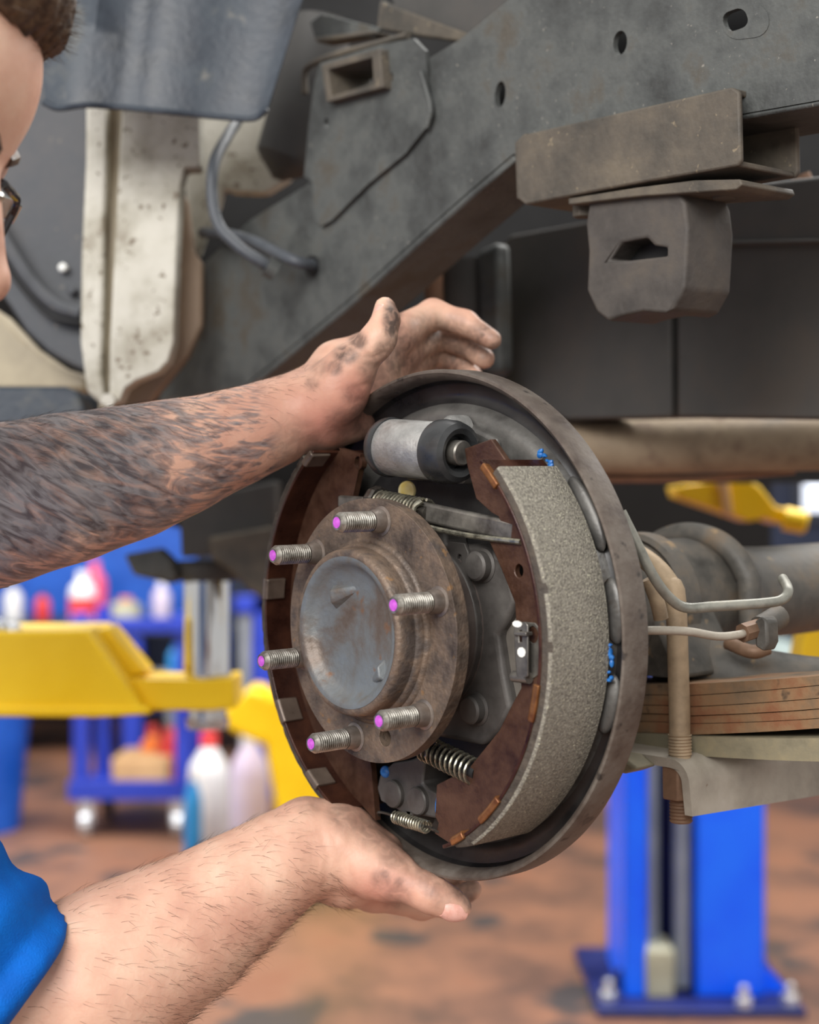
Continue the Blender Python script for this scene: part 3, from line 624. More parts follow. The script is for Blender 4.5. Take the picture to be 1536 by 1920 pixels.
# brackets above the rail
tb = thing('body_mount', 'bent grey steel body mount channels in the dark gap above the frame rail', 'bracket', q(700, 100, -.26))
mk('channel_wall', slab([(580, 40), (600, 25), (712, 52), (700, 70), (600, 74), (590, 72)], PA(-.25), .006), 'frame_grey', tb, bevel=.0015)
mk('channel_lip', slab([(588, 70), (702, 56), (706, 62), (594, 80)], PA(-.246), .02), 'frame_brown', tb, bevel=.0015)
mk('sloped_panel', slab([(712, 0), (740, 12), (880, 65), (875, 80), (800, 70), (705, 55)], PA(-.262), .008), 'frame_brown', tb, bevel=.002)
mk('edge_strip', tube([q(572, 175, -.235), q(572, 135, -.235), q(590, 118, -.235), q(640, 100, -.235), (q(700, 84, -.235)), q(765, 66, -.235)], .0032, 8, 5), 'frame_brown', tb)
mk('upper_panel', slab([(725, -60), (900, -60), (1000, -20), (880, 66), (740, 12)], PA(-.285), .006), 'tank_dark', tb)

# ------------------------------------------------------------------ rest of the vehicle
mk('underbody_shell', slab([(-900, -250), (2000, -250), (2000, 905), (1150, 905), (700, 1015), (500, 1015), (380, 1000), (200, 960), (-900, 900)], PY(1.95), .04), 'underbody', label='black shadowed vehicle underbody behind the frame rail', cat='underbody')  # flat sheet; the shadow under the vehicle is in its near-black colour
tk = thing('fuel_tank', 'flat dark grey fuel tank wall behind the bump stop', 'fuel tank', q(1250, 790, -.45))
mk('panel', slab([(925, 470), (960, 440), (1100, 415), (1256, 400), (1258, 782), (1060, 786), (970, 740), (928, 690), (918, 580)], PA(-.45), .06), 'tank_dark', tk, bevel=.012, seg=3)
mk('panel', slab([(1266, 360), (1800, 300), (1800, 790), (1268, 783)], PA(-.45), .06), 'tank_dark', tk, bevel=.004)
mk('strap', slab([(1252, 400), (1270, 398), (1272, 783), (1254, 783)], PA(-.47), .01), 'rubber_black', tk)  # black strip added behind the panel gap for the dark crack
mk('ledge', slab([(1290, 452), (1800, 440), (1800, 452), (1290, 462)], PA(-.446), .012), 'tank_dark', tk, bevel=.002)
sb = thing('shock_absorber', 'grey shock absorber body half hidden behind the hand', 'shock absorber', q(870, 700, -.40))
mk('body', tube([q(868, 740, -.40), q(868, 490, -.40)], .030, 28), 'tank_dark', sb)
mk('rod', tube([q(818, 700, -.36), q(812, 480, -.36)], .009, 12), 'exhaust_rust', sb)
mk('shroud', slab([(890, 470), (930, 452), (938, 700), (905, 705), (895, 600)], PA(-.39), .02), 'frame_grey', sb, bevel=.006)
ex = thing('exhaust_pipe', 'wide tan exhaust pipe running level behind the backing plate', 'exhaust pipe', P(1300, 900, 1.42))
mk('pipe', tube([P(620, 842, 1.49), P(1200, 838, 1.44), P(1536, 831, 1.42), P(1800, 826, 1.40)], .0262, 40), 'exhaust', ex)
mk('seam_flange', tube([P(640, 897, 1.49), P(1300, 897, 1.45), P(1490, 884, 1.44)], [.0085, .0085, .006], 12, ecc=.5), 'exhaust_rust', ex)
mk('hanger', tube([P(1500, 330, 1.25), P(1520, 380, 1.25), P(1540, 430, 1.25), P(1580, 520, 1.27)], .009, 12, 5), 'exhaust_rust', ex)
mk('axle_differential', xf(sphere((0, 0, 0), 1, 40, 24, (.16, .15, .15)), Matrix.Translation(H-NA*-.0+NA*(-1.06))), 'axle_steel', label='dark round axle differential housing at the far end of the axle tube', cat='differential')
mk('rear_dark_sheet', slab([(1120, 880), (1447, 880), (1447, 1075), (1120, 1075)], PY(2.75), .05), 'underbody', label='black sheet added to darken the gap between exhaust pipe and axle', cat='backdrop')  # flat near-black sheet added for the dark gap, hides the column
# shackle side, yellow arm at far right
mk('lift_arm_end', slab([(1494, 1268), (1506, 1205), (1530, 1140), (1600, 1100), (1640, 1290)], PY(1.7), .05), 'lift_yellow', label='slanted dark yellow lift arm end at the right picture edge', cat='lift arm', bevel=.004)

# left body side
mf = thing('mud_flap', 'dark blue-grey moulded mud flap hanging at the upper left', 'mud flap', P(320, 222, 1.28))
top = [(60, -120), (150, -120), (200, -120), (260, -120), (300, -120), (340, -120), (420, -120), (500, -120), (560, -120), (602, -120)]
bot = [(82, 192), (110, 203), (160, 197), (210, 200), (260, 204), (300, 208), (360, 214), (420, 220), (476, 222), (500, 203)]
dz = [0, .010, .024, .004, .010, .022, .006, .002, .004, .014]
rows_ = []
for j in range(13):
    t = j/12; rows_.append([P(tx*(1-t)+bx_*t+(2 if i in (0, 9) else 0), ty*(1-t)+by_*t, 1.28-dz[i]*(1-.35*t)+.02*(1-t)) for i, ((tx, ty), (bx_, by_)) in enumerate(zip(top, bot))])
def sheet(rows, th, d):
    n, m = len(rows), len(rows[0]); V = [p for r in rows for p in r]; k = len(V); V += [p+d*th for p in V]; F = []
    for i in range(n-1):
        for j in range(m-1):
            a = i*m+j; F += [(a, a+1, a+m+1, a+m), (a+k, a+m+k, a+m+1+k, a+1+k)]
    bd = [j for j in range(m)]+[i*m+m-1 for i in range(1, n)]+[(n-1)*m+j for j in range(m-2, -1, -1)]+[i*m for i in range(n-2, 0, -1)]
    for i in range(len(bd)): a, b = bd[i], bd[(i+1) % len(bd)]; F.append((a, b, b+k, a+k))
    return V, F
mk('sheet', sheet(rows_, .005, Vector((0, 1, 0))), 'flap_rubber', mf, smooth=60)
mk('bead', tube([P(x, y, 1.279-dz[i]*.65) for i, (x, y) in enumerate(bot)], .0028, 8, 4), 'flap_rubber', mf)
wlr = thing('wheel_liner', 'speckled dark plastic wheel arch liner beside the forehead', 'wheel liner', P(60, 690, 1.47))
mk('shell', slab([(-560, -150), (168, -150), (168, 700), (130, 683), (90, 660), (50, 622), (15, 570), (-30, 510), (-160, 420), (-340, 370), (-560, 360)], PY(1.475), .02), 'liner_plastic', wlr, bevel=.004)
mk('ridge', tube([P(-20, 400, 1.455), P(20, 470, 1.455), P(60, 530, 1.455), P(105, 572, 1.455), P(150, 588, 1.455)], .0065, 10, 6), 'liner_plastic', wlr)
mk('ridge', tube([P(-20, 440, 1.46), P(15, 500, 1.46), P(50, 548, 1.46), P(95, 592, 1.46), P(150, 606, 1.46)], .003, 10, 6), 'rubber_black', wlr)
for px, py in ((135, 545), (118, 502)): mk('clip', xf(solid_lathe([(0, -.004), (.0045, -.004), (.0045, .002), (.003, .004), (0, .004)], 16), axis_m(P(px, py, 1.468), (0, -1, 0))), 'liner_plastic' if px > 120 else 'paint_white', wlr)
mk('arch_lip', slab([(-760, 330), (-340, 350), (-160, 440), (-40, 560), (10, 592), (65, 652), (120, 690), (165, 705), (170, 735), (-760, 722)], PY(1.52), .03), 'body_cream_shade', label='dirty cream wheel arch lip below the plastic liner', cat='body panel', bevel=.006)
mk('bumper_corner', slab([(-760, 722), (120, 724), (148, 735), (160, 765), (165, 830), (-760, 840)], PY(1.40), .08), 'flap_rubber', label='dark blue-grey bumper corner just above the tattooed arm', cat='bumper', bevel=.01, seg=4)
bo_ = thing('body_pillar', 'dirty white painted body pillar hanging below the mud flap', 'body panel', P(260, 770, 1.40))
mk('rib', slab([(160, 170), (200, 170), (198, 400), (194, 560), (190, 700), (200, 768), (162, 735), (150, 640), (152, 480), (160, 300)], PY(1.385), .03), 'body_white', bo_, bevel=.004, seg=3)
mk('groove', slab([(190, 170), (240, 170), (225, 500), (222, 770), (185, 768)], PY(1.402), .02), 'body_cream_shade', bo_)  # groove in darker cream: its shadow is put into the colour
mk('panel', slab([(230, 170), (375, 180), (375, 308), (368, 314), (346, 314), (338, 345), (331, 480), (326, 640), (316, 676), (298, 696), (255, 713), (234, 728), (224, 752), (204, 764), (206, 640), (212, 520), (220, 360)], PY(1.38), .03), 'body_white', bo_, bevel=.004, seg=3)
mk('bolt', xf(hexnut(.007, 0, .008), axis_m(P(205, 752, 1.378), (0, -1, 0))), 'body_white', bo_)
mk('inner_skin', slab([(322, 320), (352, 380), (362, 468), (379, 492), (379, 608), (352, 668), (268, 770), (180, 790), (190, 740), (260, 716), (322, 660)], PY(1.44), .02), 'body_tan', bo_, bevel=.003)
mk('inner_wing', slab([(340, 190), (575, 210), (560, 300), (545, 335), (500, 363), (440, 360), (420, 352), (412, 385), (390, 430), (372, 482), (350, 420)], PY(1.52), .02), 'body_white', label='white inner body panel behind the grey hose', cat='body panel', bevel=.004)
mk('air_canister', tube([P(600, 40, 1.47), P(585, 150, 1.47), P(562, 230, 1.47), P(535, 300, 1.47), P(520, 335, 1.47)], [.030, .034, .034, .030, .006], 28, 5), 'tank_dark', label='dark grey rounded canister behind the mud flap edge', cat='canister')
hs = lambda pts, label: mk('hose', tube([P(*p) for p in pts], .0052, 14, 7), 'hose_grey', label=label, cat='hose', group='grey hoses beside the rail')
hs([(446, 225, 1.40), (425, 258, 1.36), (402, 305, 1.33), (398, 370, 1.32), (412, 425, 1.315), (450, 465, 1.31), (485, 488, 1.31), (512, 505, 1.315)], 'grey hose curving down from the mud flap to a clip')
hs([(380, 436, 1.45), (430, 440, 1.39), (480, 455, 1.35), (520, 475, 1.325), (560, 492, 1.31), (600, 500, 1.335)], 'grey hose entering the hole in the frame rail')
mk('hose_clip', xf(lathe([(.0062, -.005), (.009, -.005), (.009, .005), (.0062, .005)], 20, closed=True), axis_m(P(508, 503, 1.313), (P(512, 505, 1.315)-P(485, 488, 1.31)))), 'frame_grey', label='small grey clip at the end of the curving hose', cat='clip')
mk('grommet', xf(lathe([(.006, -.004), (.0095, -.004), (.0095, .003), (.006, .003)], 20, closed=True), axis_m(q(587, 499, -.222), NA)), 'rubber_black', label='black rubber grommet where the hose enters the rail', cat='grommet')
# pieces over the lift pad
mk('jacking_bracket', slab([(232, 1040), (296, 1028), (322, 1052), (334, 1078), (326, 1096), (250, 1078)], PY(1.86), .05), 'frame_grey', label='grey bracket plate left of the chrome lift cylinder', cat='bracket', bevel=.004)
mk('side_sill', slab([(390, 1008), (520, 985), (520, 1140), (470, 1108), (430, 1070), (398, 1050)], PY(1.80), .05), 'frame_brown', label='taupe sill beam beside the top of the chrome cylinder', cat='sill beam', bevel=.004)
mk('sill_block', slab([(335, 940), (520, 900), (520, 995), (400, 1040), (340, 1046)], PY(1.84), .06), 'tank_dark', label='dark block above the chrome lift cylinder', cat='beam', bevel=.004)

# ================================================================== WORKSHOP
la = thing('lift_boom', 'bright yellow lift arm with a chrome pad cylinder at the left', 'lift arm', P(220, 1340, 1.90))
mk('outer_arm', slab([(-700, 1186), (80, 1184), (165, 1182), (240, 1290), (262, 1322), (280, 1334), (180, 1344), (-700, 1334)], PY(1.82), .14), 'lift_yellow', la, bevel=.004)
mk('lower_lip', slab([(-700, 1318), (276, 1326), (282, 1340), (180, 1346), (-700, 1338)], PY(1.815), .15), 'lift_yellow', la, bevel=.003)
mk('inner_arm', slab([(225, 1272), (395, 1276), (438, 1272), (441, 1328), (395, 1333), (280, 1332)], PY(1.85), .09), 'lift_yellow', la, bevel=.004)
mk('top_gusset', slab([(165, 1184), (204, 1176), (275, 1262), (232, 1272)], PY(1.87), .06), 'lift_yellow', la, bevel=.003)
c = P(389, 1332, 1.895)
mk('cylinder', xf(solid_lathe([(0, -.01), (.024, -.01), (.024, .045), (.0305, .046), (.0305, .165), (0, .165)], 40), Matrix.Translation(c)), 'chrome', la)
mk('pad', xf(solid_lathe([(0, .165), (.038, .165), (.040, .170), (.040, .186), (.036, .190), (0, .190)], 40), Matrix.Translation(c)), 'tank_dark', la)
mk('lower_nut', xf(solid_lathe([(0, -.022), (.026, -.022), (.028, -.010), (0, -.010)], 24), Matrix.Translation(c)), 'zinc', la)
for px, py in ((26, 1182), (2, 1176)): mk('bolt', xf(sphere((0, 0, 0), .010, 14, 8), Matrix.Translation(P(px, py, 1.85))), 'zinc', la)
ra = thing('lift_boom', 'short yellow lift arm in the dark gap under the exhaust pipe', 'lift arm', P(1380, 985, 2.3))
mk('arm', slab([(1266, 912), (1330, 903), (1405, 900), (1425, 912), (1455, 950), (1480, 955), (1500, 968), (1492, 984), (1460, 982), (1435, 972), (1405, 978), (1360, 962), (1272, 932)], PY(2.3), .08), 'lift_yellow', ra, bevel=.006)
mk('strap', slab([(1342, 900), (1366, 899), (1376, 966), (1358, 964), (1354, 925)], PY(2.29), .01), 'cardboard', ra, bevel=.002)
mk('tip', xf(solid_lathe([(0, 0), (.018, 0), (.018, .03), (.012, .036), (0, .036)], 20), axis_m(P(1470, 972, 2.29), (1, -.2, -.2))), 'lift_yellow', ra)
JY = 4.9
yb_ = thing('jack_stand', 'yellow steel jack body standing behind the brake at lower left', 'jack', (P(570, 1500, JY).x, JY, 0))
mk('body', slab([(484, 1318), (600, 1280), (700, 1300), (700, 1640), (540, 1640), (524, 1560), (500, 1420)], PY(JY), .3), 'lift_yellow', yb_, bevel=.015)
x0 = P(610, 1640, JY); mk('foot', box(x0.x-.14, x0.x+.2, JY, JY+.4, 0, x0.z+.01), 'lift_yellow', yb_, bevel=.01)
mk('handle_block', slab([(405, 1350), (470, 1290), (500, 1300), (500, 1400), (440, 1375)], PY(JY), .2), 'lift_yellow', yb_, bevel=.012)

# lift column
CY = 3.80
cx = lambda px: P(px, 0, CY).x
lc = thing('lift_column', 'tall bright blue vehicle lift column on a bolted base at lower right', 'lift column', (cx(1300), CY, 0))
mk('left_flange', box(cx(1169), cx(1212), CY-.02, CY+.30, .02, 2.9), 'lift_blue', lc, bevel=.006)
mk('right_box', box(cx(1302), cx(1432), CY-.02, CY+.30, .02, 2.9), 'lift_blue', lc, bevel=.008)
mk('back_plate', box(cx(1200), cx(1312), CY+.24, CY+.30, .02, 2.9), 'lift_navy', lc)
mk('hydraulic_cylinder', tube([(cx(1228), CY+.06, .12), (cx(1228), CY+.06, 2.6)], .021, 20), 'cyl_grey', lc)
mk('guide_rod', tube([(cx(1281), CY+.02, .04), (cx(1281), CY+.02, 2.6)], .022, 20), 'cyl_grey', lc)
mk('foot_block', box(cx(1208), cx(1262), CY-.03, CY+.1, .02, .145), 'block_cream', lc, bevel=.008)
mk('base_plate', box(cx(1110), cx(1490), CY-.12, CY+.42, 0, .022), 'lift_navy', lc, bevel=.004)
mk('gusset', prism3([Vector((cx(1430), CY+.02, .022)), Vector((cx(1486), CY+.02, .022)), Vector((cx(1430), CY+.02, .10))], Vector((0, .02, 0))), 'lift_blue', lc)
mk('gusset', prism3([Vector((cx(1169), CY+.02, .022)), Vector((cx(1120), CY+.02, .022)), Vector((cx(1169), CY+.02, .08))], Vector((0, .02, 0))), 'lift_navy', lc)
for px, dy in ((1138, -.04), (1438, .1), (1468, -.07), (1380, -.09)):
    b_ = mk('anchor_bolt', xf(join(hexnut(.022, 0, .022), solid_lathe([(0, .02), (.012, .02), (.012, .05), (0, .054)], 14)), Matrix.Translation((cx(px), CY+dy, .022))), 'zinc', lc, bevel=.002)

# tool cart
TY = 5.75
tx = lambda px, Y=TY: P(px, 0, Y).x
tz = lambda py, Y=TY: P(0, py, Y).z
tc_ = thing('tool_cart', 'blue metal tool cart on casters below the yellow lift arm', 'tool cart', (tx(240), TY, 0))
for px in (150, 342):
    for dy in (0, .42):
        mk('post', box(tx(px)-.03, tx(px)+.03, TY+dy, TY+dy+.05, tz(1495), tz(1150)), 'cart_blue', tc_, bevel=.006)
for py0, py1 in ((1498, 1462), (1185, 1160)):
    mk('tray', box(tx(130), tx(362), TY-.02, TY+.5, tz(py0), tz(py0)+.02), 'cart_blue', tc_, bevel=.004)
    mk('tray_lip', box(tx(130), tx(362), TY-.03, TY-.015, tz(py0), tz(py1)), 'cart_blue', tc_, bevel=.003)
for px in (162, 335):
    for dy in (.0, .42):
        ca = mk('caster', xf(solid_lathe([(0, -.018), (.045, -.018), (.05, -.012), (.05, .012), (.045, .018), (0, .018)], 24), axis_m((tx(px), TY+dy, .05), (1, 0, 0))), 'zinc' if dy == 0 else 'rubber_black', tc_)
        mk('fork', box(tx(px)-.03, tx(px)+.03, TY+dy-.015, TY+dy+.015, .05, tz(1497)), 'zinc', ca, bevel=.003)
mk('cardboard_box', box(tx(205), tx(310), TY+.05, TY+.35, tz(1478), tz(1428)), 'cardboard', label='tan cardboard box on the lower cart tray', cat='box', bevel=.004)
def bottle(name, px, pybot, pytop, wpx, Y, mat, cap, label, lab_mat=None, zb=None, group=None):
    zb_ = P(0, pybot, Y).z if zb is None else zb; h = P(0, pytop, Y).z-zb_; r = wpx/2/FPX*Y
    t = thing(name, label, 'bottle', (P(px, 0, Y).x, Y, zb_), group)
    m = Matrix.Translation((P(px, 0, Y).x, Y, zb_))
    mk('body', xf(solid_lathe([(0, 0), (r*.92, 0), (r, h*.03), (r, h*.62), (r*.9, h*.72), (r*.45, h*.84), (r*.36, h*.88), (0, h*.88)], 28), m), mat, t)
    mk('cap', xf(solid_lathe([(0, h*.87), (r*.42, h*.87), (r*.42, h*.98), (r*.36, h), (0, h)], 20), m), cap, t)
    if lab_mat: mk('label_band', xf(lathe([(r*1.0, h*.2), (r*1.015, h*.2), (r*1.015, h*.55), (r*1.0, h*.55)], 28, closed=True), m), lab_mat, t)
    return t
bottle('jug', 392, 0, 1372, 76, 5.6, 'bottle_white', 'red_plastic', 'white plastic jug on the floor beside the tool cart', zb=0)
bottle('jug', 468, 0, 1362, 74, 5.4, 'bottle_lav', 'bottle_white', 'pale lavender plastic jug on the floor beside the yellow jack', zb=0)
bottle('jug', 362, 0, 1440, 34, 5.3, 'cyan_plastic', 'bottle_white', 'light blue bottle on the floor in front of the white jug', zb=0)
bottle('spray_bottle', 286, 1478, 1360, 46, TY+.28, 'orange_plastic', 'red_plastic', 'orange bottle standing on the lower cart tray')
bottle('spray_bottle', 320, 1478, 1345, 44, TY+.20, 'red_plastic', 'grey_plastic', 'red bottle with grey cap on the lower cart tray')
bz = tz(1183)+.02
bottle('spray_bottle', 155, 0, 1072, 50, TY+.12, 'bottle_white', 'bottle_white', 'white bottle with a red label on top of the cart', 'red_plastic', zb=bz-.02)
# workbench behind
BY = 7.6
wb = thing('workbench', 'long blue workbench with a blue back board at far left', 'workbench', (tx(150, BY), BY, 0))
mk('top', box(-4.5, tx(500, BY), BY, BY+.7, tz(1172, BY)-.05, tz(1172, BY)), 'shelf_dark', wb, bevel=.005)
mk('back_board', box(-4.5, tx(330, BY), BY+.66, BY+.7, tz(1172, BY), tz(1172, BY)+.62), 'bench_blue', wb)
for px in (-300, -150, 10, 245, 480):
    mk('leg', box(tx(px, BY)-.05, tx(px, BY)+.05, BY+.02, BY+.12, 0, tz(1172, BY)-.05), 'cart_blue', wb, bevel=.005)
mk('drawer', box(tx(-120, BY), tx(5, BY), BY+.03, BY+.6, .1, tz(1190, BY)), 'bench_blue', wb, bevel=.01)
mk('drawer', box(tx(20, BY), tx(240, BY), BY+.05, BY+.6, tz(1330, BY), tz(1200, BY)), 'lift_navy', wb, bevel=.01)
mk('shelf', box(-4.5, tx(500, BY), BY+.1, BY+.6, .22, .26), 'lift_navy', wb)
zt = tz(1172, BY)
bottle('can', 25, 0, 1095, 36, BY+.2, 'bottle_white', 'grey_plastic', 'pale grey bottle at the left end of the workbench', zb=zt)
bottle('can', 80, 0, 1110, 28, BY+.25, 'red_plastic', 'rubber_black', 'small dark red bottle next to the pale grey bottle', zb=zt)
bottle('can', 178, 0, 1052, 44, BY+.3, 'pink_plastic', 'pink_plastic', 'tall pink bottle at the back of the workbench', zb=zt)
bottle('can', 236, 0, 1120, 60, BY+.25, 'block_cream', 'orange_plastic', 'squat cream tub with an orange lid on the workbench', zb=zt)
bottle('can', 303, 0, 1090, 34, BY+.2, 'bottle_lav', 'bottle_white', 'slim pale lavender bottle beside the chrome cylinder', zb=zt)
bottle('can', 330, 0, 1210, 30, 6.9, 'cyan_plastic', 'cyan_plastic', 'bright blue bottle seen left of the chrome cylinder', zb=P(0, 1262, 6.9).z)
mk('stool', join(box(P(330, 0, 6.9).x-.12, P(330, 0, 6.9).x+.12, 6.8, 7.05, P(0, 1262, 6.9).z-.03, P(0, 1262, 6.9).z), box(P(330, 0, 6.9).x-.04, P(330, 0, 6.9).x+.04, 6.86, 6.98, .03, P(0, 1262, 6.9).z-.03), box(P(330, 0, 6.9).x-.14, P(330, 0, 6.9).x+.14, 6.78, 7.06, 0, .03)), 'grey_plastic', label='grey pedestal stand under the bright blue bottle', cat='stand', bevel=.006)
bottle('can', 36, 0, 1340, 26, BY+.2, 'bottle_white', 'red_plastic', 'white bottle with red cap on the lower bench shelf, leftmost', 'red_plastic', zb=.26)
bottle('can', 86, 0, 1335, 44, BY+.2, 'bottle_white', 'red_plastic', 'wide white bottle with red band on the lower bench shelf', 'red_plastic', zb=.26)
pr = thing('parts_rack', 'blue steel rack post with grey rail behind the brake', 'rack', (tx(470, 6.5), 6.5, 0))
mk('post', box(P(475, 0, 6.5).x, P(515, 0, 6.5).x, 6.5, 6.58, 0, P(0, 1118, 6.5).z), 'cart_blue', pr, bevel=.006)
mk('post', box(P(448, 0, 6.5).x, P(470, 0, 6.5).x, 6.52, 6.58, 0, P(0, 1128, 6.5).z), 'grey_plastic', pr, bevel=.006)
mk('beam', box(P(440, 0, 6.5).x, P(560, 0, 6.5).x, 6.5, 6.58, P(0, 1150, 6.5).z, P(0, 1118, 6.5).z), 'cart_blue', pr, bevel=.006)
mk('waste_bin', lathe([(0, 0), (.15, 0), (.19, .5), (.185, .5), (.15, .02), (0, .02)], 28)[0] and xf(solid_lathe([(0, 0), (.15, 0), (.19, .5), (.18, .5), (.145, .02), (0, .02)], 28), Matrix.Translation((tx(-35, 5.9), 5.9, 0))), 'bench_blue', label='blue waste bin on the floor at the left edge', cat='bin')
mk('dark_cabinet', box(P(1425, 0, 7.0).x, P(1900, 0, 7.0).x, 7.0, 7.6, 0, P(0, 1290, 7.0).z), 'lift_navy', label='dark navy cabinet far behind the blue lift column', cat='cabinet', bevel=.01)
mk('pale_cabinet', box(P(1446, 0, 7.1).x, P(1495, 0, 7.1).x, 7.1, 7.4, P(0, 1290, 7.0).z, P(0, 1205, 7.1).z), 'cabinet_pale', label='pale green-grey box on the navy cabinet, seen above the leaf spring', cat='box', bevel=.01)

# ================================================================== PERSON
# body surface: smooth union of round cones and ellipsoids, meshed with surface nets on a sparse grid
def rc(p, r): return (np.array(p, dtype=np.float64), float(r))
class Cone:
    def __init__(s, a, ra, b, rb):
        s.a = np.array(a, float); s.b = np.array(b, float); s.ra = ra; s.rb = rb
        m = max(ra, rb); s.lo = np.minimum(s.a, s.b)-m; s.hi = np.maximum(s.a, s.b)+m; s.t = tuple(map(float, s.lo))+tuple(map(float, s.hi))
    def d(s, p):
        ba = s.b-s.a; l2 = ba@ba; pa = p-s.a; t = np.clip((pa@ba)/max(l2, 1e-12), 0, 1)
        q_ = pa-t[:, None]*ba; return np.sqrt((q_*q_).sum(1))-(s.ra+(s.rb-s.ra)*t)
class Ell:
    def __init__(s, c, r, R=None):
        s.c = np.array(c, float); s.r = np.array(r, float); s.R = np.eye(3) if R is None else np.array(R, float)
        m = s.r.max(); s.lo = s.c-m; s.hi = s.c+m; s.t = tuple(map(float, s.lo))+tuple(map(float, s.hi))
    def d(s, p):
        q_ = (p-s.c)@s.R; k0 = np.sqrt(((q_/s.r)**2).sum(1)); k1 = np.sqrt(((q_/(s.r*s.r))**2).sum(1))
        return np.where(k0 < 1e-6, -s.r.min(), k0*(k0-1)/np.maximum(k1, 1e-9))
def smin(a, b, k):
    h = np.clip(.5+.5*(b-a)/k, 0, 1); return b*(1-h)+a*h-k*h*(1-h)
def chain(pts, r=None):
    return [Cone(pts[i][0], pts[i][1], pts[i+1][0], pts[i+1][1]) for i in range(len(pts)-1)]
def near(pr, lo, hi, mg):
    x0, y0, z0 = float(lo[0])-mg, float(lo[1])-mg, float(lo[2])-mg; x1, y1, z1 = float(hi[0])+mg, float(hi[1])+mg, float(hi[2])+mg
    return [c for c in pr if c.t[3] > x0 and c.t[0] < x1 and c.t[4] > y0 and c.t[1] < y1 and c.t[5] > z0 and c.t[2] < z1]
BIG = 1.0
def eval_parts(parts, p, lo, hi):
    """parts: list of (kind, k, prims): 'base' parts blend together, 'limb' parts blend with the base only"""
    base = np.full(len(p), BIG)
    for kind, k, pr in parts:
        if kind != 'base': continue
        for c in near(pr, lo, hi, .03): base = smin(base, c.d(p), k)
    low_ = np.zeros(len(p))
    for kind, k, pr in parts:
        if kind != 'limb': continue
        f = None
        for c in near(pr, lo, hi, .03): dd = c.d(p); f = dd if f is None else smin(f, dd, .005)
        if f is not None: low_ = np.minimum(low_, smin(base, f, k)-base)
    return base+low_
def surface_nets(fn, prims, h, NB=16):
    lo = np.min([c.lo for c in prims], 0)-.012; hi = np.max([c.hi for c in prims], 0)+.012
    dims = np.ceil((hi-lo)/h).astype(int)+2; nb = np.ceil(dims/NB).astype(int)
    S = np.int64(4096); g = np.arange(NB+1)
    G = np.stack(np.meshgrid(g, g, g, indexing='ij'), -1).reshape(-1, 3)
    ids, vts, quads = [], [], []
    half = NB*h/2
    for bi in range(nb[0]):
        for bj in range(nb[1]):
            for bk in range(nb[2]):
                b0 = np.array((bi, bj, bk))*NB; blo = lo+b0*h; bhi = blo+NB*h
                if not near(prims, blo, bhi, .004): continue
                cc = (blo+bhi)/2
                dc = fn(cc[None], blo, bhi)[0]
                if abs(dc) > half*1.78+.012: continue
                D = fn(blo+G*h, blo, bhi).reshape(NB+1, NB+1, NB+1); sg = D < 0
                if sg.all() or not sg.any(): continue
                # cell vertices
                acc = np.zeros((NB, NB, NB, 3)); cnt = np.zeros((NB, NB, NB))
                for ax_ in range(3):
                    A_ = [slice(None)]*3; B_ = [slice(None)]*3; A_[ax_] = slice(0, NB); B_[ax_] = slice(1, NB+1)
                    da, db = D[tuple(A_)], D[tuple(B_)]; cr = (da < 0) != (db < 0)
                    t = np.where(cr, da/np.where(cr, da-db, 1), 0)
                    o1, o2 = [x for x in range(3) if x != ax_]
                    for u_ in (0, 1):
                        for w_ in (0, 1):
                            sl = [slice(None)]*3; sl[o1] = slice(u_, u_+NB); sl[o2] = slice(w_, w_+NB)
                            c_ = cr[tuple(sl)]; off = np.zeros((NB, NB, NB, 3)); off[..., ax_] = t[tuple(sl)]; off[..., o1] = u_; off[..., o2] = w_
                            acc += off*c_[..., None]; cnt += c_
                    # faces on edges owned by this block
                    own = [slice(0, NB)]*3
                    ee = np.argwhere(cr[tuple(own)])
                    if len(ee):
                        flip = (da[tuple(own)] < 0)[tuple(ee.T)]
                        gi = ee+b0
                        def cid(d1, d2):
                            q_ = gi.copy(); q_[:, o1] += d1; q_[:, o2] += d2; return (q_[:, 0].astype(np.int64)*S+q_[:, 1])*S+q_[:, 2]
                        qd = np.stack([cid(-1, -1), cid(0, -1), cid(0, 0), cid(-1, 0)], 1)
                        fl = flip if ax_ != 1 else ~flip
                        qd[~fl] = qd[~fl][:, ::-1]; quads.append(qd)
                m = cnt > 0; ce = np.argwhere(m)
                ids.append(((ce[:, 0]+b0[0]).astype(np.int64)*S+ce[:, 1]+b0[1])*S+ce[:, 2]+b0[2])
                vts.append(blo+(ce+acc[m]/cnt[m][:, None])*h)
    ids = np.concatenate(ids); vts = np.concatenate(vts); quads = np.concatenate(quads)
    o = np.argsort(ids); ids = ids[o]; vts = vts[o]
    ix = np.clip(np.searchsorted(ids, quads), 0, len(ids)-1); ok = (ids[ix] == quads).all(1)
    return vts, ix[ok]
def np_mesh(name, V, Q, mat, parent, smooth=True):
    me = bpy.data.meshes.new(name); me.vertices.add(len(V)); me.vertices.foreach_set('co', V.astype(np.float32).ravel())
    k = Q.shape[1]; me.loops.add(len(Q)*k); me.loops.foreach_set('vertex_index', Q.astype(np.int32).ravel())
    me.polygons.add(len(Q)); me.polygons.foreach_set('loop_start', np.arange(0, len(Q)*k, k, dtype=np.int32))
    me.update(calc_edges=True); me.validate()
    if smooth: me.shade_smooth()
    me.materials.append(MATS[mat]); o = bpy.data.objects.new(name, me); COL.objects.link(o); WM[o.name] = Matrix.Identity(4)
    if parent is not None:
        o.parent = parent; o.matrix_parent_inverse = WM[parent.name].inverted()
    return o
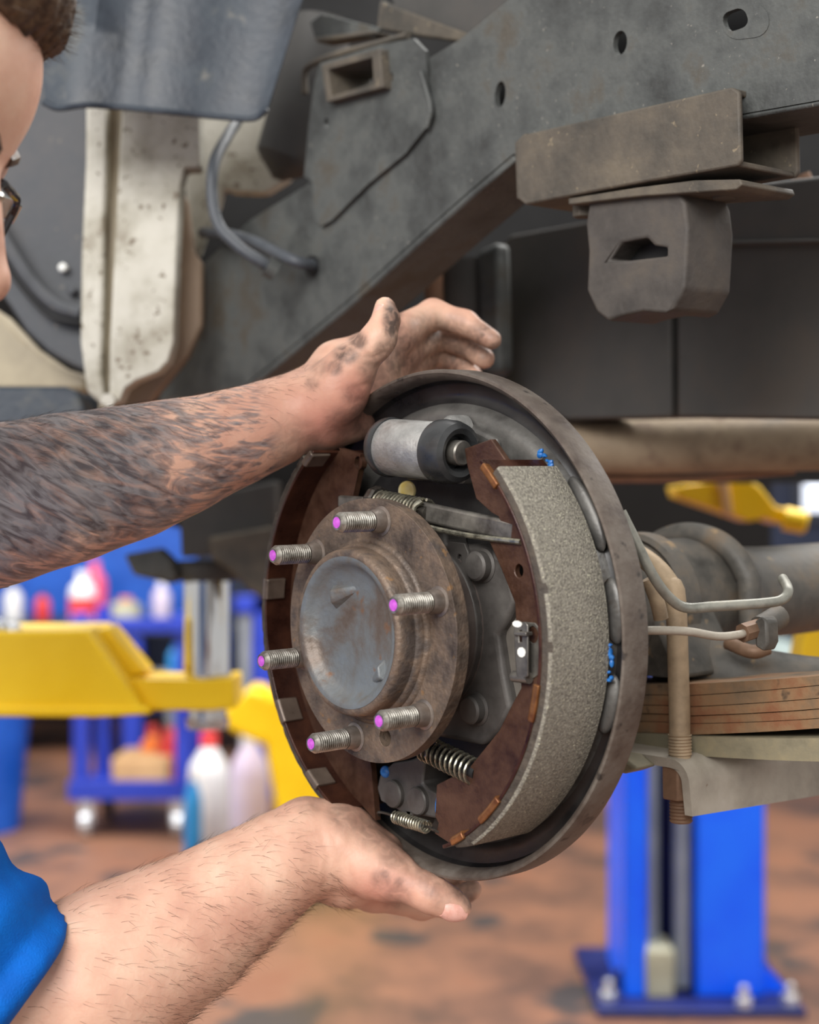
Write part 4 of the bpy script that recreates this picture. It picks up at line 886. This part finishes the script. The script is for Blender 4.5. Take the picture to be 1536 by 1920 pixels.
def vnormals(V, Q):
    n_ = np.cross(V[Q[:, 2]]-V[Q[:, 0]], V[Q[:, 3]]-V[Q[:, 1]]); N_ = np.zeros_like(V)
    for i in range(4):
        for c in range(3): N_[:, c] += np.bincount(Q[:, i], n_[:, c], len(V))
    return N_/np.maximum(np.linalg.norm(N_, axis=1), 1e-12)[:, None]
def relax(V, Q, it, lam=.5):
    for _ in range(it):
        S_ = np.zeros_like(V); c = np.zeros(len(V))
        for i in range(4):
            a, b = Q[:, i], Q[:, (i+1) % 4]
            for k in range(3): S_[:, k] += np.bincount(a, V[b, k], len(V))+np.bincount(b, V[a, k], len(V))
            c += np.bincount(a, minlength=len(V))+np.bincount(b, minlength=len(V))
        V = V+lam*(S_/np.maximum(c, 1)[:, None]-V)
    return V

pp = lambda px, py, Y: np.array(P(px, py, Y))
def ch(*pts): return chain([(pp(a, b, c), r) for a, b, c, r in pts])
# ---- left (upper) arm, tattooed
L_SH = np.array((-.52, 1.02, 1.34)); R_SH = np.array((-.40, .80, 1.15))
larm = ch((-75, 962, 1.0, .0500), (0, 945, .99, .0495), (130, 914, .99, .0455), (250, 884, 1.0, .0405), (350, 852, 1.005, .0340), (450, 817, 1.012, .0282), (530, 786, 1.02, .0245), (580, 764, 1.03, .0248))
lupper = [Cone(L_SH, .062, pp(-75, 962, 1.0), .049)]
lpalm = ch((580, 764, 1.03, .0235), (632, 688, 1.045, .0165), (745, 628, 1.075, .0125)) + ch((590, 768, 1.035, .022), (690, 690, 1.06, .0170), (750, 660, 1.09, .0125)) + \
        ch((595, 778, 1.035, .021), (690, 725, 1.065, .0185), (748, 695, 1.10, .0125)) + ch((600, 785, 1.03, .0205), (680, 768, 1.055, .0180), (735, 732, 1.11, .0125)) + \
        ch((595, 762, 1.012, .0215), (630, 735, 1.008, .0200), (655, 700, 1.005, .0155)) + ch((612, 800, 1.02, .0120), (668, 790, 1.035, .0125))
lthumb = ch((640, 712, 1.006, .0165), (662, 684, 1.000, .0138), (700, 648, .994, .0112), (712, 632, .994, .0110), (724, 600, .998, .0088), (722, 577, 1.003, .0074))
lfing = [ch((742, 628, 1.075, .0130), (812, 589, 1.105, .0108), (872, 606, 1.10, .0092), (922, 637, 1.085, .0074)),
         ch((748, 662, 1.09, .0132), (818, 630, 1.13, .0112), (874, 644, 1.125, .0098), (908, 672, 1.11, .0080)),
         ch((746, 697, 1.10, .0128), (815, 664, 1.14, .0110), (862, 678, 1.14, .0096), (886, 706, 1.125, .0080)),
         ch((734, 733, 1.11, .0118), (790, 722, 1.145, .0094), (820, 750, 1.14, .0082), (832, 785, 1.125, .0068))]
# ---- right (lower) arm
rarm = ch((50, 1945, .935, .0530), (158, 1857, .94, .0535), (255, 1795, .955, .0480), (360, 1733, .97, .0415), (455, 1668, .982, .0345), (535, 1612, .992, .0288), (590, 1588, .998, .0270))
rupper = [Cone(R_SH, .060, pp(50, 1945, .935), .051)]
rpalm = ch((575, 1548, 1.0, .0190), (640, 1570, 1.005, .0215), (705, 1612, 1.005, .0205)) + ch((590, 1595, .998, .0260), (650, 1630, 1.01, .0240), (700, 1664, 1.03, .0150)) + \
        ch((600, 1600, 1.01, .022), (695, 1640, 1.05, .0145)) + ch((600, 1580, 1.015, .020), (685, 1612, 1.062, .0140)) + ch((595, 1565, 1.015, .018), (670, 1588, 1.07, .0125)) + \
        ch((640, 1592, .99, .0215), (700, 1625, .985, .0170), (735, 1643, .982, .0140))
rthumb = ch((690, 1622, .985, .0170), (735, 1643, .980, .0140), (795, 1670, .971, .0116), (815, 1680, .969, .0114), (845, 1694, .967, .0096), (862, 1702, .966, .0078))
rfing = [ch((698, 1668, 1.03, .0140), (790, 1694, 1.055, .0110), (842, 1692, 1.075, .0094), (884, 1668, 1.08, .0076)),
         ch((694, 1642, 1.05, .0140), (785, 1668, 1.085, .0112), (835, 1655, 1.10, .0096), (868, 1622, 1.10, .0078)),
         ch((684, 1614, 1.062, .0132), (770, 1636, 1.10, .0106), (815, 1616, 1.115, .0092), (838, 1578, 1.115, .0074)),
         ch((668, 1588, 1.07, .0120), (742, 1604, 1.105, .0094), (780, 1586, 1.115, .0082), (800, 1555, 1.115, .0068))]
# ---- head: local x forward, y left, z up
HP = math.radians(27)
HR = np.array(Matrix.Rotation(HP, 3, 'Y'))          # pitched forward and down
HYAW = np.array(Matrix.Rotation(math.radians(3), 3, 'Z')); HR = HYAW@HR
HC = pp(62, 205, .775)-HR@np.array((.0905, 0, .055))
hl_ = lambda x, y, z: HC+HR@np.array((x, y, z))
def hE(c, r): return Ell(hl_(*c), r, HR)
def hC(a, ra, b, rb): return Cone(hl_(*a), ra, hl_(*b), rb)
head = [hE((-.012, 0, .042), (.102, .077, .086)), hE((.012, 0, -.02), (.074, .062, .088)), hE((.040, 0, .055), (.044, .060, .050)),
        hC((.068, -.030, .020), .015, (.068, .030, .020), .015), hC((-.005, .052, -.060), .016, (.066, .012, -.104), .017), hC((-.005, -.052, -.060), .016, (.066, -.012, -.104), .017),
        hC((.062, -.012, -.104), .017, (.062, .012, -.104), .017), hE((.052, 0, -.062), (.034, .030, .030)), hC((.055, .036, -.022), .020, (.05, .034, -.03), .019), hC((.055, -.036, -.022), .020, (.05, -.034, -.03), .019)]
nose = [hC((.084, 0, .012), .008, (.110, 0, -.033), .0095), hC((.110, 0, -.036), .0115, (.107, 0, -.038), .011), hC((.094, .012, -.038), .0075, (.094, -.012, -.038), .0075)]
lips = [hC((.084, -.018, -.066), .005, (.088, 0, -.064), .0065), hC((.088, 0, -.064), .0065, (.084, .018, -.066), .005), hC((.082, -.014, -.076), .006, (.082, .014, -.076), .006)]
ears = [hE((-.012, s*.078, -.008), (.020, .008, .032)) for s in (-1, 1)]
CH = np.array((-.60, .98, 1.10)); PE = np.array((-.72, 1.05, .78))
neck = [Cone(hl_(-.035, 0, -.05), .056, (L_SH+R_SH)/2+np.array((-.02, .02, .02)), .062)]
torso = [Cone(L_SH+np.array((-.03, -.02, -.02)), .075, R_SH+np.array((-.06, .05, 0)), .075), Ell(CH, (.13, .17, .20)), Cone(CH, .135, PE, .14), Ell(PE, (.14, .17, .13))]
parts = [('base', .018, larm+lupper+rarm+rupper+neck+torso), ('base', .010, lpalm+rpalm), ('base', .012, head), ('base', .006, nose+lips+ears),
         ('limb', .010, lthumb), ('limb', .010, rthumb)]+[('limb', .008, f) for f in lfing+rfing]
allp = [c for _, _, pr in parts for c in pr]
V, Q = surface_nets(lambda p, lo, hi: eval_parts(parts, p, lo, hi), allp, .0020)
V = relax(V, Q, 2, .4)
N_ = vnormals(V, Q)
# flip if inside out
cen = V[Q].mean(1)
if (N_[:50000]*(V[:50000]-V.mean(0))).sum() < 0 and False: Q = Q[:, ::-1]; N_ = -N_
e_ = .0006; tst = np.random.choice(len(V), 400); dd_ = np.array([eval_parts(parts, (V[i]+N_[i]*.003)[None], V[i]-.02, V[i]+.02)[0] for i in tst])
if dd_.mean() < 0: Q = Q[:, ::-1]; N_ = -N_
# creases and tendons (real relief)
def relief(poly, amp, w, Y=None):
    global V
    pts = [pp(*p) for p in poly]
    best = np.full(len(V), 1.0)
    for a, b in zip(pts[:-1], pts[1:]):
        lo, hi = np.minimum(a, b)-.03, np.maximum(a, b)+.03
        m = np.all((V > lo) & (V < hi), 1)
        if not m.any(): continue
        # distance in the image plane only (the mark wraps the visible side)
        pa = V[m]-a; ba = b-a; pa = pa*np.array((1, .25, 1)); ba = ba*np.array((1, .25, 1)); t = np.clip((pa@ba)/(ba@ba), 0, 1); best[m] = np.minimum(best[m], np.linalg.norm(pa-t[:, None]*ba, axis=1))
    V = V+N_*(amp*np.exp(-(best/w)**2))[:, None]
for poly, amp, w in (
    ([(604, 1560, .98), (618, 1600, .975), (612, 1650, .98)], -.0016, .0022), ([(628, 1570, .98), (660, 1640, .975), (668, 1680, .985)], -.0011, .0022),
    ([(645, 1575, .98), (675, 1640, .975), (690, 1685, .985)], .0010, .0028), ([(590, 1510, .99), (625, 1520, .99), (640, 1540, .985)], -.0008, .002),
    ([(793, 1655, .965), (800, 1675, .96), (796, 1690, .965)], -.0009, .0014), ([(803, 1655, .965), (810, 1677, .96), (806, 1692, .965)], -.0008, .0012), ([(786, 1652, .965), (790, 1672, .96)], -.0006, .0012),
    ([(742, 1600, .975), (760, 1612, .975), (770, 1630, .97)], -.0008, .0018), ([(700, 1665, .98), (720, 1678, .98), (760, 1690, .985), (830, 1712, .99)], -.0018, .0022),
    ([(600, 745, 1.01), (640, 752, 1.0), (680, 750, 1.0)], -.0009, .0018), ([(570, 735, 1.01), (565, 790, 1.005), (575, 830, 1.01)], -.0012, .0025), ([(688, 668, .985), (700, 672, .985), (722, 660, .985)], -.0008, .0014),
    ([(676, 650, .985), (690, 642, .985)], -.0007, .0012), ([(590, 700, 1.02), (610, 680, 1.02), (640, 662, 1.02)], .0009, .002), ([(660, 730, .995), (690, 720, .995)], -.0008, .0018)):
    relief(poly, amp, w)
N_ = vnormals(V, Q); 
person = thing('person', 'person in a blue short-sleeved shirt gripping the brake plate with both hands', 'person', (float(PE[0]), float(PE[1]), 0))
body = np_mesh('body', V, Q, 'nail', person)
# masks stored on the skin: tattoo sleeve, grime on the hands, lengthwise arm coordinates
def proj_np(V): return np.stack([768+FPX*V[:, 0]/V[:, 1], 960-FPX*(V[:, 2]-CZ)/V[:, 1]], 1)
px_ = proj_np(V)
A0, A1 = pp(-75, 962, 1.0), pp(580, 764, 1.03); ad = (A1-A0)/np.linalg.norm(A1-A0)
ts = (V-A0)@ad/np.linalg.norm(A1-A0); rad = np.linalg.norm((V-A0)-((V-A0)@ad)[:, None]*ad, axis=1)
isl = (rad < .075) & (ts < 1.25) & (ts > -.6) & (V[:, 1] > .9) & (V[:, 2] > 1.13)
ss = lambda x, a, b: (lambda t: t*t*(3-2*t))(np.clip((x-a)/(b-a), 0, 1))
tat = np.where(isl, 1-.40*ss(ts, .50, .62)-.62*ss(ts, .70, .95), 0)
low = ss((V[:, 2]-A0[2])-ad[2]*((V-A0)@ad), -.050, -.030)       # bare strip on the underside
tat = tat*(.55+.45*low)
gr = np.zeros(len(V))
def blot(px, py, r, amt, ylo=.9, yhi=1.3, ry=None):
    global gr
    dd = np.sqrt(((px_[:, 0]-px)/r)**2+((px_[:, 1]-py)/(ry or r))**2); gr = np.maximum(gr, np.where((V[:, 1] > ylo) & (V[:, 1] < yhi), amt*(1-ss(dd, .35, 1.0)), 0))
for b in ((735, 600, 26, 1.0, .9, 1.3, 60), (716, 655, 22, .75), (650, 665, 34, .95, .9, 1.3, 26), (672, 640, 26, .8), (628, 690, 20, .8), (760, 665, 75, .8), (830, 660, 90, .8), (905, 640, 60, .8), (790, 620, 50, .5), (850, 612, 40, .5), (700, 690, 40, .55), (600, 690, 26, .4), (560, 830, 70, .4), (690, 790, 60, .7), (640, 800, 50, .45), (660, 740, 30, .5), (585, 720, 20, .45), (745, 620, 30, .6), (720, 720, 40, .6),
          (580, 1500, 40, .35), (660, 1530, 55, .42), (740, 1600, 46, .5), (640, 1525, 40, .5), (700, 1560, 50, .5), (830, 1690, 30, .35), (815, 1665, 30, .5), (720, 1640, 16, .7), (748, 1655, 14, .6), (770, 1640, 40, .3), (715, 1650, 30, .5), (845, 1665, 26, .6), (880, 1690, 22, .75), (800, 1640, 40, .45), (870, 1665, 40, .8), (745, 1680, 40, .45)):
    blot(*b)
ang = np.arctan2((V-A0)@np.array((0, 1, 0)), (V-A0)@np.cross(ad, (0, 1, 0)))
blush = np.clip(np.exp(-(((px_[:, 0]-720)/60)**2+((px_[:, 1]-1665)/45)**2))+np.exp(-(((px_[:, 0]-610)/60)**2+((px_[:, 1]-800)/50)**2))+.8*np.exp(-(((px_[:, 0]-670)/35)**2+((px_[:, 1]-735)/40)**2)), 0, 1)
me = body.data
for nm, arr in (('tattoo', tat), ('grime', gr), ('blush', blush)):
    at_ = me.attributes.new(nm, 'FLOAT', 'POINT'); at_.data.foreach_set('value', arr.astype(np.float32))
at_ = me.attributes.new('arm_coord', 'FLOAT_VECTOR', 'POINT')
at_.data.foreach_set('vector', np.stack([ts*.24, ang*.042, np.zeros(len(V))], 1).astype(np.float32).ravel())
def skin_mat():
    m = bpy.data.materials.new('skin'); m.use_nodes = True; nt = m.node_tree; N = nt.nodes; L = nt.links; b = N['Principled BSDF']
    def noise(sc_, det, vec=None, dist=0.):
        n = N.new('ShaderNodeTexNoise'); n.inputs['Scale'].default_value = sc_; n.inputs['Detail'].default_value = det; n.inputs['Distortion'].default_value = dist
        L.new(vec if vec is not None else tc.outputs['Object'], n.inputs['Vector']); return n.outputs['Fac']
    def ramp(f, stops):
        r = N.new('ShaderNodeValToRGB'); L.new(f, r.inputs[0])
        while len(r.color_ramp.elements) < len(stops): r.color_ramp.elements.new(.5)
        for e, (p, c) in zip(r.color_ramp.elements, stops): e.position = p; e.color = c
        return r.outputs[0]
    def mix(f, a, bcol):
        x = N.new('ShaderNodeMix'); x.data_type = 'RGBA'
        L.new(f, x.inputs['Factor']); L.new(a, x.inputs['A'])
        if isinstance(bcol, tuple): x.inputs['B'].default_value = bcol
        else: L.new(bcol, x.inputs['B'])
        return x.outputs['Result']
    def mth(op, a, bb):
        x = N.new('ShaderNodeMath'); x.operation = op; x.use_clamp = op in ('MULTIPLY',)
        for i, s in enumerate((a, bb)):
            if isinstance(s, (int, float)): x.inputs[i].default_value = s
            else: L.new(s, x.inputs[i])
        return x.outputs[0]
    def attr(nm):
        a = N.new('ShaderNodeAttribute'); a.attribute_name = nm; return a
    g = lambda v: (v, v, v, 1)
    tc = N.new('ShaderNodeTexCoord')
    base = ramp(noise(26, 6), [(.32, lin((198, 150, 129))), (.5, lin((216, 171, 148))), (.68, lin((226, 188, 164)))])
    base = mix(mth('MULTIPLY', attr('blush').outputs['Fac'], .55), base, lin((206, 122, 108)))
    vein = ramp(noise(60, 4, None, 1.2), [(.46, g(0)), (.50, g(.10)), (.54, g(0))])
    base = mix(vein, base, lin((206, 142, 122)))
    # tattoo: feathery streaks drawn in arm coordinates
    ac = attr('arm_coord').outputs['Vector']
    mp = N.new('ShaderNodeMapping'); mp.inputs['Scale'].default_value = (1, 1.35, 1); mp.inputs['Rotation'].default_value = (0, 0, .9); L.new(ac, mp.inputs[0])
    st_ = N.new('ShaderNodeMapping'); st_.inputs['Scale'].default_value = (.45, 1.5, 1); L.new(mp.outputs[0], st_.inputs[0])
    f1 = noise(52, 5, st_.outputs[0], 2.2); f2 = noise(26, 4, mp.outputs[0], 1.2)
    v_ = mth('ADD', mth('MULTIPLY', f1, .65), mth('MULTIPLY', f2, .35))
    tm = attr('tattoo').outputs['Fac']
    sh = mth('ADD', v_, mth('MULTIPLY', mth('SUBTRACT', tm, .5), .30))
    ink = ramp(sh, [(.45, g(0)), (.54, g(.62)), (.68, g(.92))])
    gate = ramp(tm, [(.04, g(0)), (.22, g(1))])
    shade = ramp(noise(90, 5, st_.outputs[0], 1.5), [(.38, lin((48, 54, 64))), (.62, lin((122, 124, 128)))])
    base = mix(mth('MULTIPLY', ink, gate), base, shade)
    # grime
    gm = attr('grime').outputs['Fac']
    gn = ramp(noise(150, 6, None, .8), [(.32, g(.50)), (.60, g(1))])
    base = mix(mth('MULTIPLY', mth('MULTIPLY', gm, gn), .92), base, lin((50, 42, 40)))
    L.new(base, b.inputs['Base Color'])
    b.inputs['Roughness'].default_value = .48; b.inputs['Specular IOR Level'].default_value = .4
    b.inputs['Subsurface Weight'].default_value = .12; b.inputs['Subsurface Radius'].default_value = (.010, .004, .002); b.inputs['Subsurface Scale'].default_value = .5
    h1_ = noise(420, 4); h2_ = noise(110, 3, None, .6)
    bp_ = N.new('ShaderNodeBump'); bp_.inputs['Strength'].default_value = .35; bp_.inputs['Distance'].default_value = .0012
    L.new(mth('ADD', mth('MULTIPLY', h1_, .4), h2_), bp_.inputs['Height']); L.new(bp_.outputs[0], b.inputs['Normal'])
    MATS['skin'] = m; return m
me.materials.clear(); me.materials.append(skin_mat())

# ---- strands as thin three-sided blades
def strands(name, roots, dirs, lens, w, curl, mat, seg=3):
    n = len(roots); Vs = np.zeros((n, (seg+1)*2, 3)); side = np.cross(dirs, np.random.normal(size=(n, 3))); side /= np.maximum(np.linalg.norm(side, axis=1), 1e-9)[:, None]
    p = roots.copy(); d_ = dirs.copy()
    for i in range(seg+1):
        ww = w*(1-i/(seg+.3)); Vs[:, 2*i] = p-side*ww; Vs[:, 2*i+1] = p+side*ww
        p = p+d_*(lens/seg)[:, None]; d_ = d_+curl+np.random.normal(scale=.10, size=(n, 3)); d_ /= np.linalg.norm(d_, axis=1)[:, None]
    base = (np.arange(n)*(seg+1)*2)[:, None]
    Qs = np.concatenate([base+np.array((2*i, 2*i+1, 2*i+3, 2*i+2)) for i in range(seg)], 0)
    return Vs.reshape(-1, 3), Qs
def pick(mask, n, wgt=None):
    ix = np.flatnonzero(mask); w = None if wgt is None else wgt[ix]/wgt[ix].sum(); return np.random.choice(ix, n, replace=True, p=w)
rA, rB = pp(50, 1945, .935), pp(590, 1588, .998); rdn = (rB-rA)/np.linalg.norm(rB-rA)
tr = ((V-rA)@rdn)/np.linalg.norm(rB-rA); rr_ = np.linalg.norm((V-rA)-((V-rA)@rdn)[:, None]*rdn, axis=1)
mr = (tr > .02) & (tr < 1.0) & (rr_ < .07) & (V[:, 1] < 1.02) & (V[:, 2] < 1.08)
def hairset(mask, n, along, wgt, lmin, lmax):
    ix = pick(mask, n, wgt); nn = N_[ix]; d_ = along[None]*.9+np.array((.1, 0, -.75))[None]+nn*.25+np.random.normal(scale=.22, size=(n, 3)); d_ -= nn*((d_*nn).sum(1)-.22)[:, None]
    d_ /= np.linalg.norm(d_, axis=1)[:, None]
    return strands('arm_hair', V[ix]+np.random.normal(scale=.0006, size=(n, 3)), d_, np.random.uniform(lmin, lmax, n), .00009, np.array((0, 0, -.10))-.12*nn, 'arm_hair')
wr = .35+np.clip(-N_@np.array((-.4, 0, .9)), 0, 1)*2.2+.5*ss(tr, .2, .8)*(1-ss(tr, .9, 1.0))
h1v = hairset(mr, 3600, rdn, wr, .007, .014)
ml_ = isl & (ts > .05) & (ts < 1.02) & (N_[:, 2] > .1)
h2v = hairset(ml_, 1500, ad, .3+np.clip(N_[:, 2], 0, 1)*1.5, .006, .011)
np_mesh('arm_hair', np.concatenate([h1v[0], h2v[0]]), np.concatenate([h1v[1], h2v[1]+len(h1v[0])]), 'arm_hair', person, False)['kind'] = 'stuff'

# ---- hair
hair_pr = [hE((-.030, 0, .070), (.098, .081, .078)), hE((.026, 0, .104), (.056, .066, .036)), hE((.048, 0, .100), (.036, .058, .027)), hE((-.05, 0, .02), (.075, .078, .09))]
hp = [('base', .012, hair_pr)]
def hair_fn(p, lo, hi):
    d_ = eval_parts(hp, p, lo, hi); q_ = (p-HC)@HR
    front = q_[:, 2]-(.082+.0*q_[:, 0]); cut = np.where(q_[:, 0] > .045, (.076+.10*np.abs(q_[:, 1]))-q_[:, 2], np.where(q_[:, 0] > -.01, .04+.9*(q_[:, 0]+.01)-q_[:, 2], -.045-q_[:, 2]))
    bump_ = .0022*np.sin(q_[:, 0]*420+6*np.sin(q_[:, 1]*90))*np.sin(q_[:, 1]*380+q_[:, 2]*160)
    return np.maximum(d_+bump_, cut)
HV, HQ = surface_nets(hair_fn, hair_pr, .0024); HN = vnormals(HV, HQ)
if ((HV-HC)*HN).sum() < 0: HQ = HQ[:, ::-1]; HN = -HN
hair = np_mesh('hair', HV, HQ, 'hair_brown', person); hair['label'] = 'short dark brown hair'
n = 7000; ix = np.random.choice(len(HV), n)
fw = HR@np.array((.75, 0, .35)); d_ = HN[ix]*.55+fw*.8+np.random.normal(scale=.28, size=(n, 3)); d_ /= np.linalg.norm(d_, axis=1)[:, None]
sv, sq = strands('s', HV[ix], d_, np.random.uniform(.004, .011, n), .00014, np.array((0, 0, .02)), 'hair_brown')
np_mesh('hair_strands', sv, sq, 'hair_brown', hair, False)['kind'] = 'stuff'
# eyebrows and eyes
for s in (-1, 1):
    eb = tube([hl_(.086, s*.012, .026), hl_(.083, s*.030, .031), hl_(.072, s*.047, .026)], [.0042, .0052, .0030], 8, 5)
    mk('eyebrow', eb, 'hair_brown', person)
    mk('eye', sphere(hl_(.068, s*.031, .002), .0122, 20, 12), 'paint_white', person)
# thumbnails
def nail(tip, back, nrm, w, l):
    tip, back = np.array(tip), np.array(back); z_ = np.array(nrm)/np.linalg.norm(nrm); x_ = tip-back; x_ = x_-z_*(x_@z_); x_ /= np.linalg.norm(x_); y_ = np.cross(z_, x_)
    rows = []
    for i in range(7):
        t = i/6; wx = w*(1-.35*abs(2*t-.9)**2.4)
        rows.append([Vector(tip+x_*(l*(t-.75))+y_*(wx*math.sin(u_))+z_*(-.0055*(1-math.cos(u_))-.0012*(t-.4)**2*4)) for u_ in np.linspace(-1.15, 1.15, 9)])
    return sheet(rows, .0008, Vector(-z_))
tR = pp(861, 1705, .966); nR = np.array((.10, -.80, -.35)); mk('thumbnail', nail(tR+nR/np.linalg.norm(nR)*.0090, pp(815, 1680, .969), nR, .0076, .0165), 'nail', person, smooth=60)
tL = pp(724, 584, .999); nL = np.array((-.74, -.66, .10)); mk('thumbnail', nail(tL+nL/np.linalg.norm(nL)*.0092, pp(712, 632, .994), nL, .0058, .0140), 'nail', person, smooth=60)

# ---- shirt, trousers, boots
rs_n = np.array((.78, .10, -.62)); rs_n = rs_n/np.linalg.norm(rs_n); rs_p = pp(52, 1850, .915)
ls_n = (pp(80, 928, .99)-pp(0, 945, .99)); ls_n = ls_n/np.linalg.norm(ls_n); ls_p = pp(6, 945, .99)
rsl = [Cone(R_SH+np.array((-.01, 0, .0)), .082, pp(-38, 1852, .915), .064), Cone(pp(-38, 1852, .915), .064, pp(60, 1960, .935), .064)]
lsl = [Cone(L_SH, .080, pp(-75, 957, 1.0), .0545), Cone(pp(-75, 957, 1.0), .0545, pp(60, 930, .99), .0525)]
tor = [Cone(c.a, c.ra+.014, c.b, c.rb+.014) if isinstance(c, Cone) else Ell(c.c, c.r+.014, c.R) for c in torso]
collar = [Cone((L_SH+R_SH)/2+np.array((-.03, .02, 0)), .085, (L_SH+R_SH)/2+np.array((.02, -.02, .035)), .074)]
sp_ = [('base', .03, tor+collar), ('base', .02, rsl+lsl)]
armp = [('base', .01, larm+lupper+rarm+rupper)]
nk = [('base', .01, neck+[Cone(hl_(-.035, 0, -.05), .060, hl_(.0, 0, -.05), .06)])]
def shirt_fn(p, lo, hi):
    d_ = eval_parts([('base', .03, tor+collar)], p, lo, hi)
    dr = eval_parts([('base', .02, rsl)], p, lo, hi)+.0040*np.sin(p[:, 2]*80+p[:, 0]*110)*np.sin(p[:, 1]*50+1)+.0025*np.sin(p[:, 0]*130-p[:, 2]*120); hd = (p-rs_p)@rs_n; dr = dr+.0016*np.exp(-((hd+.021)/.0028)**2)-.0012*np.exp(-((hd+.004)/.006)**2); dr = -smin(-dr, -hd, .007)
    dl = eval_parts([('base', .02, lsl)], p, lo, hi); dl = -smin(-dl, -((p-ls_p)@ls_n), .006)
    d_ = smin(smin(d_, dr, .012), dl, .02)
    arm = eval_parts(armp, p, lo, hi)-.0022
    hem = np.minimum(np.abs((p-rs_p)@rs_n), np.abs((p-ls_p)@ls_n))
    d_ = np.where(hem < .035, -smin(-d_, arm, .003), d_)
    d_ = np.maximum(d_, -(eval_parts(nk, p, lo, hi)-.003))
    return np.maximum(d_, (PE[2]-.06)-p[:, 2])
SV, SQ = surface_nets(shirt_fn, tor+collar+rsl+lsl, .0034); SN = vnormals(SV, SQ)
SV = relax(SV, SQ, 1, .35)
if ((SV-SV.mean(0))*SN).sum() < 0: SQ = SQ[:, ::-1]
shirt = np_mesh('shirt', SV, SQ, 'shirt_blue', person); shirt['label'] = 'bright blue short-sleeved shirt'
tube_hem = []
legs = []
for s, fx in ((-1, -.66), (1, -.86)):
    hipj = PE+np.array((.0, s*.10, -.04)); kn = np.array((fx+.10, PE[1]+s*.16, .48)); an_ = np.array((fx, PE[1]+s*.17, .11))
    legs += [Cone(hipj, .095, kn, .068), Cone(kn, .068, an_, .052)]
tp_ = legs+[Ell(PE+np.array((0, 0, -.01)), (.155, .185, .12))]
TV, TQ = surface_nets(lambda p, lo, hi: np.maximum(eval_parts([('base', .03, tp_)], p, lo, hi), .085-p[:, 2]), tp_, .007)
if ((TV-TV.mean(0))*vnormals(TV, TQ)).sum() < 0: TQ = TQ[:, ::-1]
np_mesh('trousers', TV, TQ, 'trouser', person)['label'] = 'dark work trousers'
for s, fx in ((-1, -.66), (1, -.86)):
    b_ = [Cone((fx, PE[1]+s*.17, .10), .050, (fx, PE[1]+s*.17, .05), .046), Cone((fx-.03, PE[1]+s*.17, .045), .045, (fx+.16, PE[1]+s*.18, .04), .042)]
    BV, BQ = surface_nets(lambda p, lo, hi: np.maximum(eval_parts([('base', .03, b_)], p, lo, hi), .001-p[:, 2]), b_, .006)
    if ((BV-BV.mean(0))*vnormals(BV, BQ)).sum() < 0: BQ = BQ[:, ::-1]
    np_mesh('boot', BV, BQ, 'boot_leather', person)

# ---- spectacles
gl = thing('spectacles', 'dark and silver framed spectacles on the face at the left edge', 'spectacles', hl_(.10, 0, -.01))
def gloc(pts): return [Vector(hl_(*p)) for p in pts]
for s in (-1, 1):
    cy = s*.034
    loop = [(0.0, y, z) for y, z in [(yy, zz) for yy, zz in rrect(-.027, -.019, .027, .019, .009, 4)]]
    out = [Vector(hl_(.090-.10*abs(cy+y)*.25, cy+y, -.004+z)) for _, y, z in loop]
    mk('rim', tube(out+[out[0]], .0026, 8), 'glass_frame', gl)
    mk('lens', prism3(out, Vector(HR@np.array((-.0015, 0, 0)))), 'spectacle_glass', gl)
    mk('hinge', prism3(gloc([(.086, s*.059, .014), (.090, s*.070, .014), (.082, s*.072, .014), (.076, s*.066, .014)]), Vector(HR@np.array((0, 0, -.012)))), 'glass_metal', gl, bevel=.001)
    mk('temple', tube(gloc([(.084, s*.069, .008), (.05, s*.076, .010), (.0, s*.080, .010), (-.02, s*.080, .004), (-.03, s*.079, -.02)]), .0022, 8, 4), 'glass_metal', gl)
mk('bridge', tube(gloc([(.0905, -.008, .004), (.0965, 0, .007), (.0905, .008, .004)]), .0022, 8, 4), 'glass_metal', gl)
bpy.context.view_layer.update()
